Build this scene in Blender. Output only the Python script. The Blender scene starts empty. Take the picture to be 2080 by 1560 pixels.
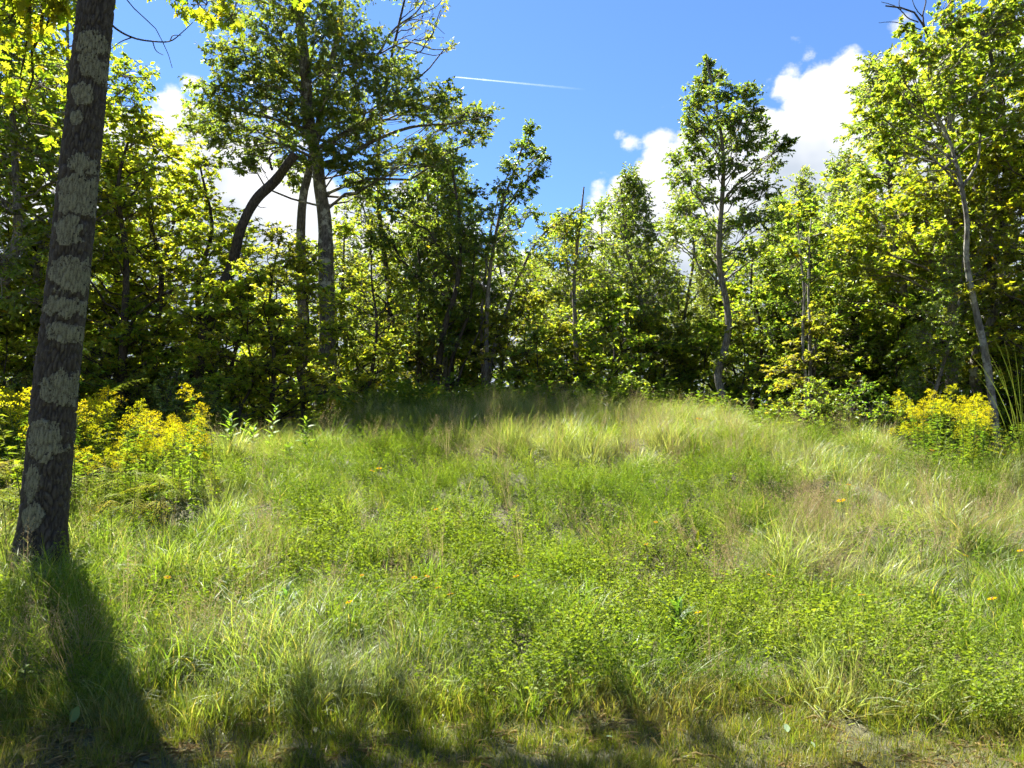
import bpy, math, random
import numpy as np
from mathutils import Vector, Matrix

# ------------------------------------------------------------------ camera, sky, sun, exposure
scene = bpy.context.scene
PITCH = math.radians(4.0)
FPX = 1485.0                      # focal length in photograph pixels (2080 wide)
CAMH = 1.6
cam_d = bpy.data.cameras.new('camera'); cam = bpy.data.objects.new('camera', cam_d)
scene.collection.objects.link(cam); scene.camera = cam
cam.location = (0, 0, CAMH); cam.rotation_euler = (math.pi / 2 + PITCH, 0, 0)
cam_d.sensor_width = 36.0; cam_d.lens = 36.0 * FPX / 2080.0
cam_d.clip_start = 0.05; cam_d.clip_end = 20000.0

SUN_AZ = math.radians(-36.0)      # left of straight ahead (+Y)
SUN_EL = math.radians(56.0)
SUN_STRENGTH, SKY_STRENGTH, EXPOSURE = 5.0, 0.06, 2.38

world = bpy.data.worlds.new('World'); scene.world = world; world.use_nodes = True
def build_world():
    nt = world.node_tree; N = nt.nodes; L = nt.links; N.clear()
    def nd(t, **k):
        n = N.new(t)
        for a, b in k.items(): setattr(n, a, b)
        return n
    def mth(op, a, b=None, c=None, clamp=False):
        n = nd('ShaderNodeMath', operation=op); n.use_clamp = clamp
        for i, v in enumerate((a, b, c)):
            if v is None: continue
            if isinstance(v, (int, float)): n.inputs[i].default_value = v
            else: L.new(v, n.inputs[i])
        return n.outputs[0]
    sky = nd('ShaderNodeTexSky', sky_type='NISHITA'); sky.sun_disc = False
    sky.sun_elevation = SUN_EL; sky.sun_rotation = SUN_AZ
    sky.air_density = 1.0; sky.dust_density = 0.15; sky.ozone_density = 2.6; sky.altitude = 300
    tc = nd('ShaderNodeTexCoord')
    sep = nd('ShaderNodeSeparateXYZ'); L.new(tc.outputs['Generated'], sep.inputs[0])
    az = mth('ARCTAN2', sep.outputs[0], sep.outputs[1])
    el = mth('ARCSINE', sep.outputs[2])
    # top edge of the cumulus bank as an elevation (deg/100) over azimuth
    fc = nd('ShaderNodeFloatCurve')
    cm = fc.mapping; cu = cm.curves[0]
    pts = [(-180, 14), (-150, 20), (-120, 13), (-95, 22), (-70, 17), (-48, 22), (-34, 23), (-27, 23.5), (-23, 24), (-18, 22), (-13, 20), (-8, 18.5), (-3, 15.5),
           (2, 14.5), (5, 16), (7.5, 20), (10, 22), (13.5, 24.3), (16.5, 23.6), (19.5, 24.6), (23, 26.2), (26, 26.6), (30, 27), (38, 26), (52, 20), (70, 24), (95, 14), (120, 22), (150, 16), (180, 14)]
    while len(cu.points) < len(pts): cu.points.new(0.5, 0.5)
    for p, (a, e) in zip(cu.points, pts): p.location = ((a + 180) / 360.0, e / 100.0); p.handle_type = 'AUTO_CLAMPED'
    cm.update()
    t = mth('DIVIDE', mth('ADD', az, math.pi), 2 * math.pi)
    L.new(t, fc.inputs['Value'])
    top = mth('MULTIPLY', fc.outputs[0], 100.0 * math.pi / 180.0)
    mp = nd('ShaderNodeMapping'); L.new(tc.outputs['Generated'], mp.inputs['Vector']); mp.inputs['Scale'].default_value = (1, 1, 1.25)
    def noise(scale, detail, rough, off=(0, 0, 0), dist=0.0):
        m2 = nd('ShaderNodeMapping'); L.new(mp.outputs[0], m2.inputs['Vector']); m2.inputs['Location'].default_value = off
        n = nd('ShaderNodeTexNoise'); L.new(m2.outputs[0], n.inputs['Vector'])
        n.inputs['Scale'].default_value = scale; n.inputs['Detail'].default_value = detail
        n.inputs['Roughness'].default_value = rough; n.inputs['Distortion'].default_value = dist
        return n.outputs['Fac']
    n1 = noise(13, 6, 0.62)
    n2 = noise(5, 1, 0.5, (3, 1, 7))
    # billow: rounded cauliflower edge
    vo = nd('ShaderNodeTexVoronoi'); vo.feature = 'F1'; L.new(mp.outputs[0], vo.inputs['Vector']); vo.inputs['Scale'].default_value = 32
    bil = mth('SUBTRACT', 0.42, vo.outputs['Distance'])
    hgt = mth('DIVIDE', mth('SUBTRACT', top, el), 0.11)
    d = mth('ADD', hgt, mth('ADD', mth('MULTIPLY', mth('SUBTRACT', n1, 0.5), 1.5), mth('MULTIPLY', mth('SUBTRACT', n2, 0.5), 0.25)))
    d = mth('ADD', d, mth('MULTIPLY', bil, 0.7))
    mr = nd('ShaderNodeMapRange'); mr.interpolation_type = 'SMOOTHSTEP'
    L.new(d, mr.inputs['Value']); mr.inputs['From Min'].default_value = -0.05; mr.inputs['From Max'].default_value = 0.26
    mask = mr.outputs[0]
    # thickness -> soft grey-blue undersides
    sh = nd('ShaderNodeMapRange'); sh.interpolation_type = 'SMOOTHSTEP'
    dd = mth('ADD', hgt, mth('MULTIPLY', mth('SUBTRACT', noise(9, 3, 0.55, (0.02, 0.0, 0.05)), 0.5), 3.2))
    L.new(dd, sh.inputs['Value']); sh.inputs['From Min'].default_value = 0.1; sh.inputs['From Max'].default_value = 2.0
    cc = nd('ShaderNodeMix', data_type='RGBA'); L.new(sh.outputs[0], cc.inputs['Factor'])
    K = 1.0 / (SKY_STRENGTH * 2 ** EXPOSURE)
    cc.inputs[6].default_value = (1.22 * K, 1.23 * K, 1.26 * K, 1); cc.inputs[7].default_value = (0.60 * K, 0.69 * K, 0.82 * K, 1)
    mx = nd('ShaderNodeMix', data_type='RGBA'); L.new(mask, mx.inputs['Factor'])
    tint = nd('ShaderNodeMix', data_type='RGBA', blend_type='MULTIPLY'); tint.inputs['Factor'].default_value = 1.0
    L.new(sky.outputs[0], tint.inputs[6]); tint.inputs[7].default_value = (0.42, 0.555, 0.735, 1)
    L.new(tint.outputs[2], mx.inputs[6]); L.new(cc.outputs[2], mx.inputs[7])
    bg = nd('ShaderNodeBackground'); bg.inputs['Strength'].default_value = SKY_STRENGTH
    L.new(mx.outputs[2], bg.inputs['Color'])
    out = nd('ShaderNodeOutputWorld'); L.new(bg.outputs[0], out.inputs['Surface'])
build_world()
world.cycles.sampling_method = 'NONE'

sun_d = bpy.data.lights.new('sun', 'SUN'); sun = bpy.data.objects.new('sun', sun_d); scene.collection.objects.link(sun)
sun_d.energy = SUN_STRENGTH; sun_d.angle = math.radians(0.55); sun_d.color = (1.0, 0.95, 0.86)
SUN_DIR = Vector((math.sin(SUN_AZ) * math.cos(SUN_EL), math.cos(SUN_AZ) * math.cos(SUN_EL), math.sin(SUN_EL)))
sun.rotation_euler = SUN_DIR.to_track_quat('Z', 'Y').to_euler()
sun.location = SUN_DIR * 60

vs = scene.view_settings
vs.view_transform = 'Standard'; vs.look = 'None'; vs.exposure = EXPOSURE; vs.gamma = 1.0; vs.use_curve_mapping = False
cy = scene.cycles
cy.max_bounces = 6; cy.diffuse_bounces = 5; cy.glossy_bounces = 1; cy.transmission_bounces = 3; cy.transparent_max_bounces = 4
cy.use_adaptive_sampling = True; cy.adaptive_threshold = 0.022; cy.adaptive_min_samples = 24
cy.caustics_reflective = False; cy.caustics_refractive = False
cy.sample_clamp_indirect = 4.0
cy.use_denoising = True

# ------------------------------------------------------------------ helpers
COL = scene.collection
_cp, _sp = math.cos(PITCH), math.sin(PITCH)
def P(px, py, D):
    """photograph pixel at ground distance D (metres ahead) -> world point"""
    a = (px - 1040.0) / FPX; b = (780.0 - py) / FPX
    y = _cp - b * _sp; z = _sp + b * _cp
    k = D / y
    return np.array((a * k, D, CAMH + z * k))

def _hash(ix, iy, seed):
    h = (ix.astype(np.int64) * 374761393 + iy.astype(np.int64) * 668265263 + seed * 1442695041) & 0xFFFFFFFF
    h = ((h ^ (h >> 13)) * 1274126177) & 0xFFFFFFFF
    h = h ^ (h >> 16)
    return (h & 0xFFFFFF) / float(0xFFFFFF)
def vnoise(x, y, seed=0):
    x = np.asarray(x, float); y = np.asarray(y, float)
    ix = np.floor(x); iy = np.floor(y); fx = x - ix; fy = y - iy
    ix = ix.astype(np.int64); iy = iy.astype(np.int64)
    u = fx * fx * (3 - 2 * fx); v = fy * fy * (3 - 2 * fy)
    a = _hash(ix, iy, seed); b = _hash(ix + 1, iy, seed); c = _hash(ix, iy + 1, seed); d = _hash(ix + 1, iy + 1, seed)
    return (a * (1 - u) + b * u) * (1 - v) + (c * (1 - u) + d * u) * v
def fbm(x, y, octv=4, seed=0):
    s = 0; amp = 0.5; tot = 0
    for o in range(octv):
        s = s + amp * vnoise(np.asarray(x) * 2 ** o, np.asarray(y) * 2 ** o, seed + 17 * o); tot += amp; amp *= 0.5
    return s / tot
def sstep(a, b, x):
    t = np.clip((np.asarray(x, float) - a) / (b - a), 0, 1); return t * t * (3 - 2 * t)

def mesh_np(name, verts, faces, mats=(), smooth=False, attr=None, mat_idx=None):
    """verts (N,3); faces: list of index arrays, (M,3) and/or (M,4)"""
    me = bpy.data.meshes.new(name)
    verts = np.ascontiguousarray(verts, dtype=np.float32)
    fs = [np.asarray(f, dtype=np.int32) for f in faces if len(f)]
    me.vertices.add(len(verts)); me.vertices.foreach_set('co', verts.ravel())
    nl = sum(f.size for f in fs); npo = sum(len(f) for f in fs)
    me.loops.add(nl); me.polygons.add(npo)
    me.loops.foreach_set('vertex_index', np.concatenate([f.ravel() for f in fs]))
    tot = np.concatenate([np.full(len(f), f.shape[1], np.int32) for f in fs])
    start = np.concatenate(([0], np.cumsum(tot)[:-1])).astype(np.int32)
    me.polygons.foreach_set('loop_start', start)
    try: me.polygons.foreach_set('loop_total', tot)
    except Exception: pass
    if smooth: me.polygons.foreach_set('use_smooth', np.ones(npo, bool))
    for m in mats: me.materials.append(m)
    if mat_idx is not None: me.polygons.foreach_set('material_index', np.asarray(mat_idx, np.int32))
    if attr:
        for k, v in attr.items():
            a = me.attributes.new(k, 'FLOAT', 'POINT'); a.data.foreach_set('value', np.asarray(v, np.float32))
    me.update(); me.validate()
    return me

def link(name, me, parent=None, loc=None, color=None):
    o = bpy.data.objects.new(name, me); COL.objects.link(o)
    if parent is not None: o.parent = parent
    if loc is not None: o.location = loc
    if color is not None: o.color = (*color, 1)
    return o
def tag(o, label=None, cat=None, group=None, kind=None):
    if label: o['label'] = label
    if cat: o['category'] = cat
    if group: o['group'] = group
    if kind: o['kind'] = kind
    return o
def thing(name, label, cat, loc, rz=0.0, scale=1.0, group=None):
    o = bpy.data.objects.new(name, None); COL.objects.link(o); o.empty_display_size = 0.2
    o.location = loc; o.rotation_euler = (0, 0, rz)
    o.scale = (scale,) * 3 if isinstance(scale, (int, float)) else scale
    return tag(o, label, cat, group)

class Geo:
    """collects tubes / loose faces into one mesh"""
    def __init__(s): s.v = []; s.q = []; s.t = []; s.n = 0
    def add(s, v, q=None, t=None):
        v = np.asarray(v, float); s.v.append(v)
        if q is not None and len(q): s.q.append(np.asarray(q) + s.n)
        if t is not None and len(t): s.t.append(np.asarray(t) + s.n)
        s.n += len(v)
    def tube(s, pts, rad, k=5, cap=True):
        pts = np.asarray(pts, float); n = len(pts); rad = np.broadcast_to(np.asarray(rad, float), (n,))
        tan = np.gradient(pts, axis=0); tan /= (np.linalg.norm(tan, axis=1, keepdims=True) + 1e-9)
        m = tan.mean(0); ref = np.array((1., 0, 0)) if abs(m[0]) < 0.7 * np.linalg.norm(m) + 1e-9 else np.array((0, 1., 0))
        if abs(m[2]) < 0.3: ref = np.array((0, 0, 1.))
        u = np.cross(tan, ref); u /= (np.linalg.norm(u, axis=1, keepdims=True) + 1e-9); w = np.cross(tan, u)
        a = np.arange(k) * 2 * math.pi / k
        ring = (np.cos(a)[None, :, None] * u[:, None, :] + np.sin(a)[None, :, None] * w[:, None, :]) * rad[:, None, None] + pts[:, None, :]
        i = np.arange(n - 1)[:, None] * k; j = np.arange(k)[None, :]; j2 = (j + 1) % k
        q = np.stack([i + j, i + j2, i + k + j2, i + k + j], -1).reshape(-1, 4)
        s.add(ring.reshape(-1, 3), q)
    def mesh(s, name, mats=(), smooth=True, attr=None):
        v = np.concatenate(s.v) if s.v else np.zeros((0, 3))
        f = []
        if s.q: f.append(np.concatenate(s.q))
        if s.t: f.append(np.concatenate(s.t))
        return mesh_np(name, v, f, mats, smooth, attr)

# ------------------------------------------------------------------ materials
def new_mat(name):
    m = bpy.data.materials.new(name); m.use_nodes = True; m.node_tree.nodes.clear(); return m, m.node_tree.nodes, m.node_tree.links

def leaf_material(name, base=None, src='OBJECT', hue_var=0.05, val_var=0.7, trans=0.5, trans_tint=(2.0, 2.0, 0.6), gloss=0.06, rough=0.38, yellow=0.04, ycol=(0.30, 0.22, 0.02), base2=None):
    """thin leaf: diffuse + translucent + a little sheen. The colour comes from the object colour, or base..base2 mixed by the plant's own tint"""
    m, N, L = new_mat(name)
    at = N.new('ShaderNodeAttribute'); at.attribute_name = 'v'
    if src == 'OBJECT':
        oi = N.new('ShaderNodeObjectInfo'); col = oi.outputs['Color']
    else:
        mixc = N.new('ShaderNodeMix'); mixc.data_type = 'RGBA'
        ti = N.new('ShaderNodeAttribute'); ti.attribute_type = 'INSTANCER'; ti.attribute_name = 'tint'
        L.new(ti.outputs['Fac'], mixc.inputs['Factor'])
        mixc.inputs[6].default_value = (*base, 1); mixc.inputs[7].default_value = (*(base2 or base), 1); col = mixc.outputs[2]
    hs = N.new('ShaderNodeHueSaturation'); L.new(col, hs.inputs['Color'])
    mr = N.new('ShaderNodeMapRange'); L.new(at.outputs['Fac'], mr.inputs['Value']); mr.inputs['To Min'].default_value = 0.5 + hue_var * 0.5; mr.inputs['To Max'].default_value = 0.5 - hue_var * 0.5
    L.new(mr.outputs[0], hs.inputs['Hue'])
    wn = N.new('ShaderNodeTexWhiteNoise'); wn.noise_dimensions = '1D'; L.new(at.outputs['Fac'], wn.inputs['W'])
    mv = N.new('ShaderNodeMapRange'); L.new(wn.outputs['Value'], mv.inputs['Value']); mv.inputs['To Min'].default_value = 1 - val_var * 0.5; mv.inputs['To Max'].default_value = 1 + val_var * 0.5
    L.new(mv.outputs[0], hs.inputs['Value'])
    yl = N.new('ShaderNodeMath'); yl.operation = 'LESS_THAN'; L.new(at.outputs['Fac'], yl.inputs[0]); yl.inputs[1].default_value = yellow
    my = N.new('ShaderNodeMix'); my.data_type = 'RGBA'; L.new(yl.outputs[0], my.inputs['Factor']); L.new(hs.outputs[0], my.inputs[6]); my.inputs[7].default_value = (*ycol, 1)
    df = N.new('ShaderNodeBsdfDiffuse'); L.new(my.outputs[2], df.inputs['Color'])
    tm = N.new('ShaderNodeMix'); tm.data_type = 'RGBA'; tm.blend_type = 'MULTIPLY'; tm.inputs['Factor'].default_value = 1; L.new(my.outputs[2], tm.inputs[6]); tm.inputs[7].default_value = (*trans_tint, 1)
    tr = N.new('ShaderNodeBsdfTranslucent'); L.new(tm.outputs[2], tr.inputs['Color'])
    m1 = N.new('ShaderNodeMixShader'); m1.inputs[0].default_value = trans; L.new(df.outputs[0], m1.inputs[1]); L.new(tr.outputs[0], m1.inputs[2])
    gl = N.new('ShaderNodeBsdfGlossy'); gl.inputs['Roughness'].default_value = rough; gl.inputs['Color'].default_value = (0.95, 1, 0.95, 1)
    lw = N.new('ShaderNodeLayerWeight'); lw.inputs['Blend'].default_value = 0.25
    gm = N.new('ShaderNodeMapRange'); L.new(lw.outputs['Fresnel'], gm.inputs['Value']); gm.inputs['To Min'].default_value = gloss * 0.6; gm.inputs['To Max'].default_value = min(1, gloss * 6)
    m2 = N.new('ShaderNodeMixShader'); L.new(gm.outputs[0], m2.inputs[0]); L.new(m1.outputs[0], m2.inputs[1]); L.new(gl.outputs[0], m2.inputs[2])
    out = N.new('ShaderNodeOutputMaterial'); L.new(m2.outputs[0], out.inputs['Surface'])
    return m

def bark_material(name, dark, light, patch=None, scale=1.0, bump=0.5, patch_amt=0.5):
    m, N, L = new_mat(name)
    tc = N.new('ShaderNodeTexCoord'); mp = N.new('ShaderNodeMapping'); L.new(tc.outputs['Object'], mp.inputs['Vector']); mp.inputs['Scale'].default_value = (scale, scale, scale * 0.22)
    n1 = N.new('ShaderNodeTexNoise'); L.new(mp.outputs[0], n1.inputs['Vector']); n1.inputs['Scale'].default_value = 42; n1.inputs['Detail'].default_value = 6; n1.inputs['Roughness'].default_value = 0.65
    n2 = N.new('ShaderNodeTexNoise'); L.new(tc.outputs['Object'], n2.inputs['Vector']); n2.inputs['Scale'].default_value = 5.0 * scale; n2.inputs['Detail'].default_value = 7; n2.inputs['Roughness'].default_value = 0.7
    r1 = N.new('ShaderNodeMapRange'); L.new(n1.outputs['Fac'], r1.inputs['Value']); r1.inputs['From Min'].default_value = 0.38; r1.inputs['From Max'].default_value = 0.62
    mx = N.new('ShaderNodeMix'); mx.data_type = 'RGBA'; L.new(r1.outputs[0], mx.inputs['Factor']); mx.inputs[6].default_value = (*dark, 1); mx.inputs[7].default_value = (*light, 1)
    col = mx.outputs[2]
    if patch:
        r2 = N.new('ShaderNodeMapRange'); L.new(n2.outputs['Fac'], r2.inputs['Value']); r2.inputs['From Min'].default_value = 1 - patch_amt; r2.inputs['From Max'].default_value = 1 - patch_amt + 0.06
        m3 = N.new('ShaderNodeMix'); m3.data_type = 'RGBA'; L.new(r2.outputs[0], m3.inputs['Factor']); L.new(col, m3.inputs[6]); m3.inputs[7].default_value = (*patch, 1); col = m3.outputs[2]
    bs = N.new('ShaderNodeBsdfPrincipled'); L.new(col, bs.inputs['Base Color']); bs.inputs['Roughness'].default_value = 0.92; bs.inputs['Specular IOR Level'].default_value = 0.25
    bp = N.new('ShaderNodeBump'); bp.inputs['Strength'].default_value = bump; bp.inputs['Distance'].default_value = 0.02; L.new(n1.outputs['Fac'], bp.inputs['Height']); L.new(bp.outputs[0], bs.inputs['Normal'])
    out = N.new('ShaderNodeOutputMaterial'); L.new(bs.outputs[0], out.inputs['Surface'])
    return m

def plain_material(name, col, rough=0.7, var=0.3, nscale=30):
    m, N, L = new_mat(name)
    tc = N.new('ShaderNodeTexCoord'); n = N.new('ShaderNodeTexNoise'); L.new(tc.outputs['Object'], n.inputs['Vector']); n.inputs['Scale'].default_value = nscale; n.inputs['Detail'].default_value = 4
    mx = N.new('ShaderNodeMix'); mx.data_type = 'RGBA'; L.new(n.outputs['Fac'], mx.inputs['Factor'])
    mx.inputs[6].default_value = (*[c * (1 - var) for c in col], 1); mx.inputs[7].default_value = (*[min(1, c * (1 + var)) for c in col], 1)
    bs = N.new('ShaderNodeBsdfPrincipled'); L.new(mx.outputs[2], bs.inputs['Base Color']); bs.inputs['Roughness'].default_value = rough
    out = N.new('ShaderNodeOutputMaterial'); L.new(bs.outputs[0], out.inputs['Surface'])
    return m

M = {}
M['leaf'] = leaf_material('tree_leaf', trans=0.62, hue_var=0.09, val_var=0.95, gloss=0.014, rough=0.5)
M['leaf_shiny'] = leaf_material('glossy_leaf', trans=0.52, gloss=0.018, rough=0.45, hue_var=0.08, val_var=0.9, yellow=0.02)
M['herb'] = leaf_material('herb_leaf', trans=0.52, gloss=0.003, rough=.5, yellow=0.01)
M['frond'] = leaf_material('fern_frond', trans=0.6, gloss=0.008, rough=.5, hue_var=0.06, yellow=0.0)
M['grass'] = leaf_material('grass_blade', (0.105, 0.155, 0.022), 'INST', trans=0.45, gloss=0.008, rough=0.5, trans_tint=(1.8, 1.9, 0.65), base2=(0.215, 0.235, 0.110), yellow=0.06, ycol=(0.34, 0.28, 0.12), val_var=0.8)
M['lawn'] = leaf_material('lawn_blade', (0.115, 0.150, 0.022), 'INST', trans=0.45, gloss=0.005, trans_tint=(1.6, 1.6, .5), base2=(0.22, 0.20, 0.070), yellow=0.10, ycol=(0.28, 0.23, 0.11), val_var=0.8)
M['trefoil'] = leaf_material('trefoil_leaf', (0.090, 0.145, 0.016), 'INST', trans=0.42, gloss=0.008, rough=.5, base2=(0.155, 0.20, 0.028), yellow=0.0, val_var=0.4, hue_var=0.03)
M['dry'] = leaf_material('dry_grass_stem', (0.38, 0.31, 0.17), 'INST', trans=0.35, gloss=0.003, trans_tint=(1, 0.95, 0.8), base2=(0.28, 0.22, 0.12), yellow=0.0, hue_var=0.02)
M['floret'] = leaf_material('goldenrod_floret', trans=0.4, gloss=0.0, trans_tint=(1, 1, 0.6), hue_var=0.04, yellow=0.0, val_var=0.5)
M['bark_grey'] = bark_material('grey_bark', (0.07, 0.06, 0.05), (0.26, 0.235, 0.20), (0.36, 0.36, 0.31), patch_amt=0.42)
M['bark_dark'] = bark_material('dark_bark', (0.022, 0.018, 0.014), (0.085, 0.07, 0.055))
M['bark_oak'] = bark_material('oak_bark', (0.05, 0.043, 0.036), (0.17, 0.15, 0.125), (0.34, 0.33, 0.27), scale=0.8, patch_amt=0.47)
M['bark_pale'] = bark_material('pale_bark', (0.06, 0.053, 0.045), (0.17, 0.16, 0.135), (0.26, 0.255, 0.22), scale=0.7, bump=0.4)
M['stem'] = plain_material('green_stem', (0.09, 0.12, 0.03))
M['stem_red'] = plain_material('brown_stem', (0.10, 0.06, 0.03))

# ------------------------------------------------------------------ terrain
def ground_z(x, y):
    x = np.asarray(x, float); y = np.asarray(y, float)
    h = 1.99 * sstep(3.2, 14.2, y) - 0.25 * sstep(14.2, 18, y)
    lat = 1 - 0.42 * sstep(2.5, 9.5, x) - 0.36 * sstep(1.2, 7.0, -x)
    h = h * lat
    amp = sstep(4.0, 6.0, y)
    h = h + amp * (0.40 * (fbm(x * 0.55 + 3.1, y * 0.55 + 9.7, 3, 5) - 0.5) + 0.30 * (fbm(x * 1.5, y * 1.5, 2, 8) - 0.5)) * (1 - 0.5 * sstep(16, 22, y))
    h = h + 0.03 * (fbm(x * 2.2, y * 2.2, 3, 11) - 0.5)
    h = h - 0.26 * np.exp(-(((x - 3.8) / 1.7) ** 2 + ((y - 13.8) / 2.0) ** 2)) + 0.12 * np.exp(-(((x - 0.6) / 1.6) ** 2 + ((y - 13.6) / 2.0) ** 2))
    h = h - 0.6 * sstep(26, 80, y)
    return h
def gz(x, y): return float(ground_z(np.array([x]), np.array([y]))[0])
def ground_hit(px, py, lift=0.0):
    """where the ray of a photograph pixel meets the ground"""
    prev = 2.0
    for D in np.arange(2.0, 30, 0.05):
        p = P(px, py, D)
        if p[2] <= gz(p[0], p[1]) + lift: return p
    return P(px, py, 16.0)

def build_ground():
    # fine patch near the camera, coarse skirts out to the horizon, one sheet
    xs = np.unique(np.concatenate([np.linspace(-4000, -60, 10), np.linspace(-60, -16, 23), np.linspace(-16, 16, 193), np.linspace(16, 60, 23), np.linspace(60, 4000, 10)]))
    ys = np.unique(np.concatenate([np.linspace(-4000, -40, 10), np.linspace(-40, 0, 12), np.linspace(0, 26, 157), np.linspace(26, 80, 28), np.linspace(80, 4000, 10)]))
    X, Y = np.meshgrid(xs, ys); Z = ground_z(X, Y)
    v = np.stack([X, Y, Z], -1).reshape(-1, 3); nx = len(xs)
    i = np.arange(len(ys) - 1)[:, None] * nx + np.arange(nx - 1)[None, :]
    q = np.stack([i, i + 1, i + nx + 1, i + nx], -1).reshape(-1, 4)
    m, N, L = new_mat('soil_and_thatch')
    tc = N.new('ShaderNodeTexCoord')
    n1 = N.new('ShaderNodeTexNoise'); L.new(tc.outputs['Object'], n1.inputs['Vector']); n1.inputs['Scale'].default_value = 2.3; n1.inputs['Detail'].default_value = 8; n1.inputs['Roughness'].default_value = 0.7
    n2 = N.new('ShaderNodeTexNoise'); L.new(tc.outputs['Object'], n2.inputs['Vector']); n2.inputs['Scale'].default_value = 60; n2.inputs['Detail'].default_value = 5; n2.inputs['Roughness'].default_value = 0.7
    cr = N.new('ShaderNodeValToRGB'); L.new(n1.outputs['Fac'], cr.inputs['Fac'])
    cr.color_ramp.elements[0].position = 0.35; cr.color_ramp.elements[0].color = (0.045, 0.05, 0.016, 1)
    cr.color_ramp.elements[1].position = 0.65; cr.color_ramp.elements[1].color = (0.105, 0.095, 0.042, 1)
    mx = N.new('ShaderNodeMix'); mx.data_type = 'RGBA'; mx.blend_type = 'OVERLAY'; mx.inputs['Factor'].default_value = 0.8; L.new(cr.outputs[0], mx.inputs[6]); L.new(n2.outputs['Fac'], mx.inputs[7])
    bs = N.new('ShaderNodeBsdfPrincipled'); bs.inputs['Roughness'].default_value = 0.95; L.new(mx.outputs[2], bs.inputs['Base Color'])
    bp = N.new('ShaderNodeBump'); bp.inputs['Strength'].default_value = 0.9; bp.inputs['Distance'].default_value = 0.02; L.new(n2.outputs['Fac'], bp.inputs['Height']); L.new(bp.outputs[0], bs.inputs['Normal'])
    out = N.new('ShaderNodeOutputMaterial'); L.new(bs.outputs[0], out.inputs['Surface'])
    o = link('ground', mesh_np('ground', v, [q], [m], True)); tag(o, kind='structure', label='earth of the rising meadow and wood floor under the plants')
build_ground()

# ------------------------------------------------------------------ leaves
LEAF = {}
LEAF['blade'] = (np.array([(0, 0, 0), (.42, .24, .07), (1, 0, -.06), (.42, -.24, .07)]), np.array([(0, 2, 1), (0, 3, 2)]))
LEAF['maple'] = (np.array([(0, 0, 0), (.18, .5, .05), (.5, .2, .03), (1, 0, -.10), (.5, -.2, .03), (.18, -.5, .05)]), np.array([(0, 2, 1), (0, 3, 2), (0, 4, 3), (0, 5, 4)]))
LEAF['oak'] = (np.array([(0, 0, 0), (.25, .17, .03), (.38, .08, 0), (.55, .34, .05), (.66, .12, 0), (1, 0, -.10), (.66, -.12, 0), (.55, -.34, .05), (.38, -.08, 0), (.25, -.17, .03)]),
               np.array([(0, 2, 1), (2, 4, 3), (4, 6, 5), (0, 9, 8), (8, 7, 6), (0, 8, 2), (2, 8, 6), (2, 6, 4)]))
# big lobed leaf for the near branches
LEAF['oak_big'] = (np.array([(0, 0, 0), (.10, .03, 0), (.20, .16, .02), (.26, .06, 0), (.36, .30, .05), (.42, .33, .05), (.46, .09, .01), (.56, .36, .04), (.64, .34, .03), (.66, .10, 0), (.80, .22, -.02), (.82, .07, -.04), (1, 0, -.12),
                             (.82, -.07, -.04), (.80, -.22, -.02), (.66, -.10, 0), (.64, -.34, .03), (.56, -.36, .04), (.46, -.09, .01), (.42, -.33, .05), (.36, -.30, .05), (.26, -.06, 0), (.20, -.16, .02), (.10, -.03, 0)]),
                   np.array([(0, 23, 1), (1, 3, 2), (1, 23, 21), (1, 21, 3), (23, 22, 21), (3, 5, 4), (3, 6, 5), (3, 21, 18), (3, 18, 6), (21, 20, 19), (21, 19, 18), (6, 8, 7), (6, 9, 8), (6, 18, 15), (6, 15, 9), (18, 17, 16), (18, 16, 15),
                             (9, 11, 10), (9, 15, 13), (9, 13, 11), (15, 14, 13), (11, 13, 12)]))

def leaves_geo(pos, dr, nr, size, shape, rng, aspect=1.0, v=None):
    T, F = LEAF[shape]; n = len(pos)
    x = dr / (np.linalg.norm(dr, axis=1, keepdims=True) + 1e-9)
    y = np.cross(nr, x); y /= (np.linalg.norm(y, axis=1, keepdims=True) + 1e-9); z = np.cross(x, y)
    t = T[None] * size[:, None, None]
    curl = rng.uniform(0.3, 2.2, n)
    vv = pos[:, None] + t[..., 0:1] * x[:, None] + t[..., 1:2] * aspect * y[:, None] + t[..., 2:3] * curl[:, None, None] * z[:, None]
    f = (F[None] + (np.arange(n) * len(T))[:, None, None]).reshape(-1, 3)
    if v is None: v = rng.random(n)
    return vv.reshape(-1, 3), f, np.repeat(v, len(T))

def rand_dirs(rng, n):
    d = rng.normal(size=(n, 3)); return d / np.linalg.norm(d, axis=1, keepdims=True)

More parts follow.
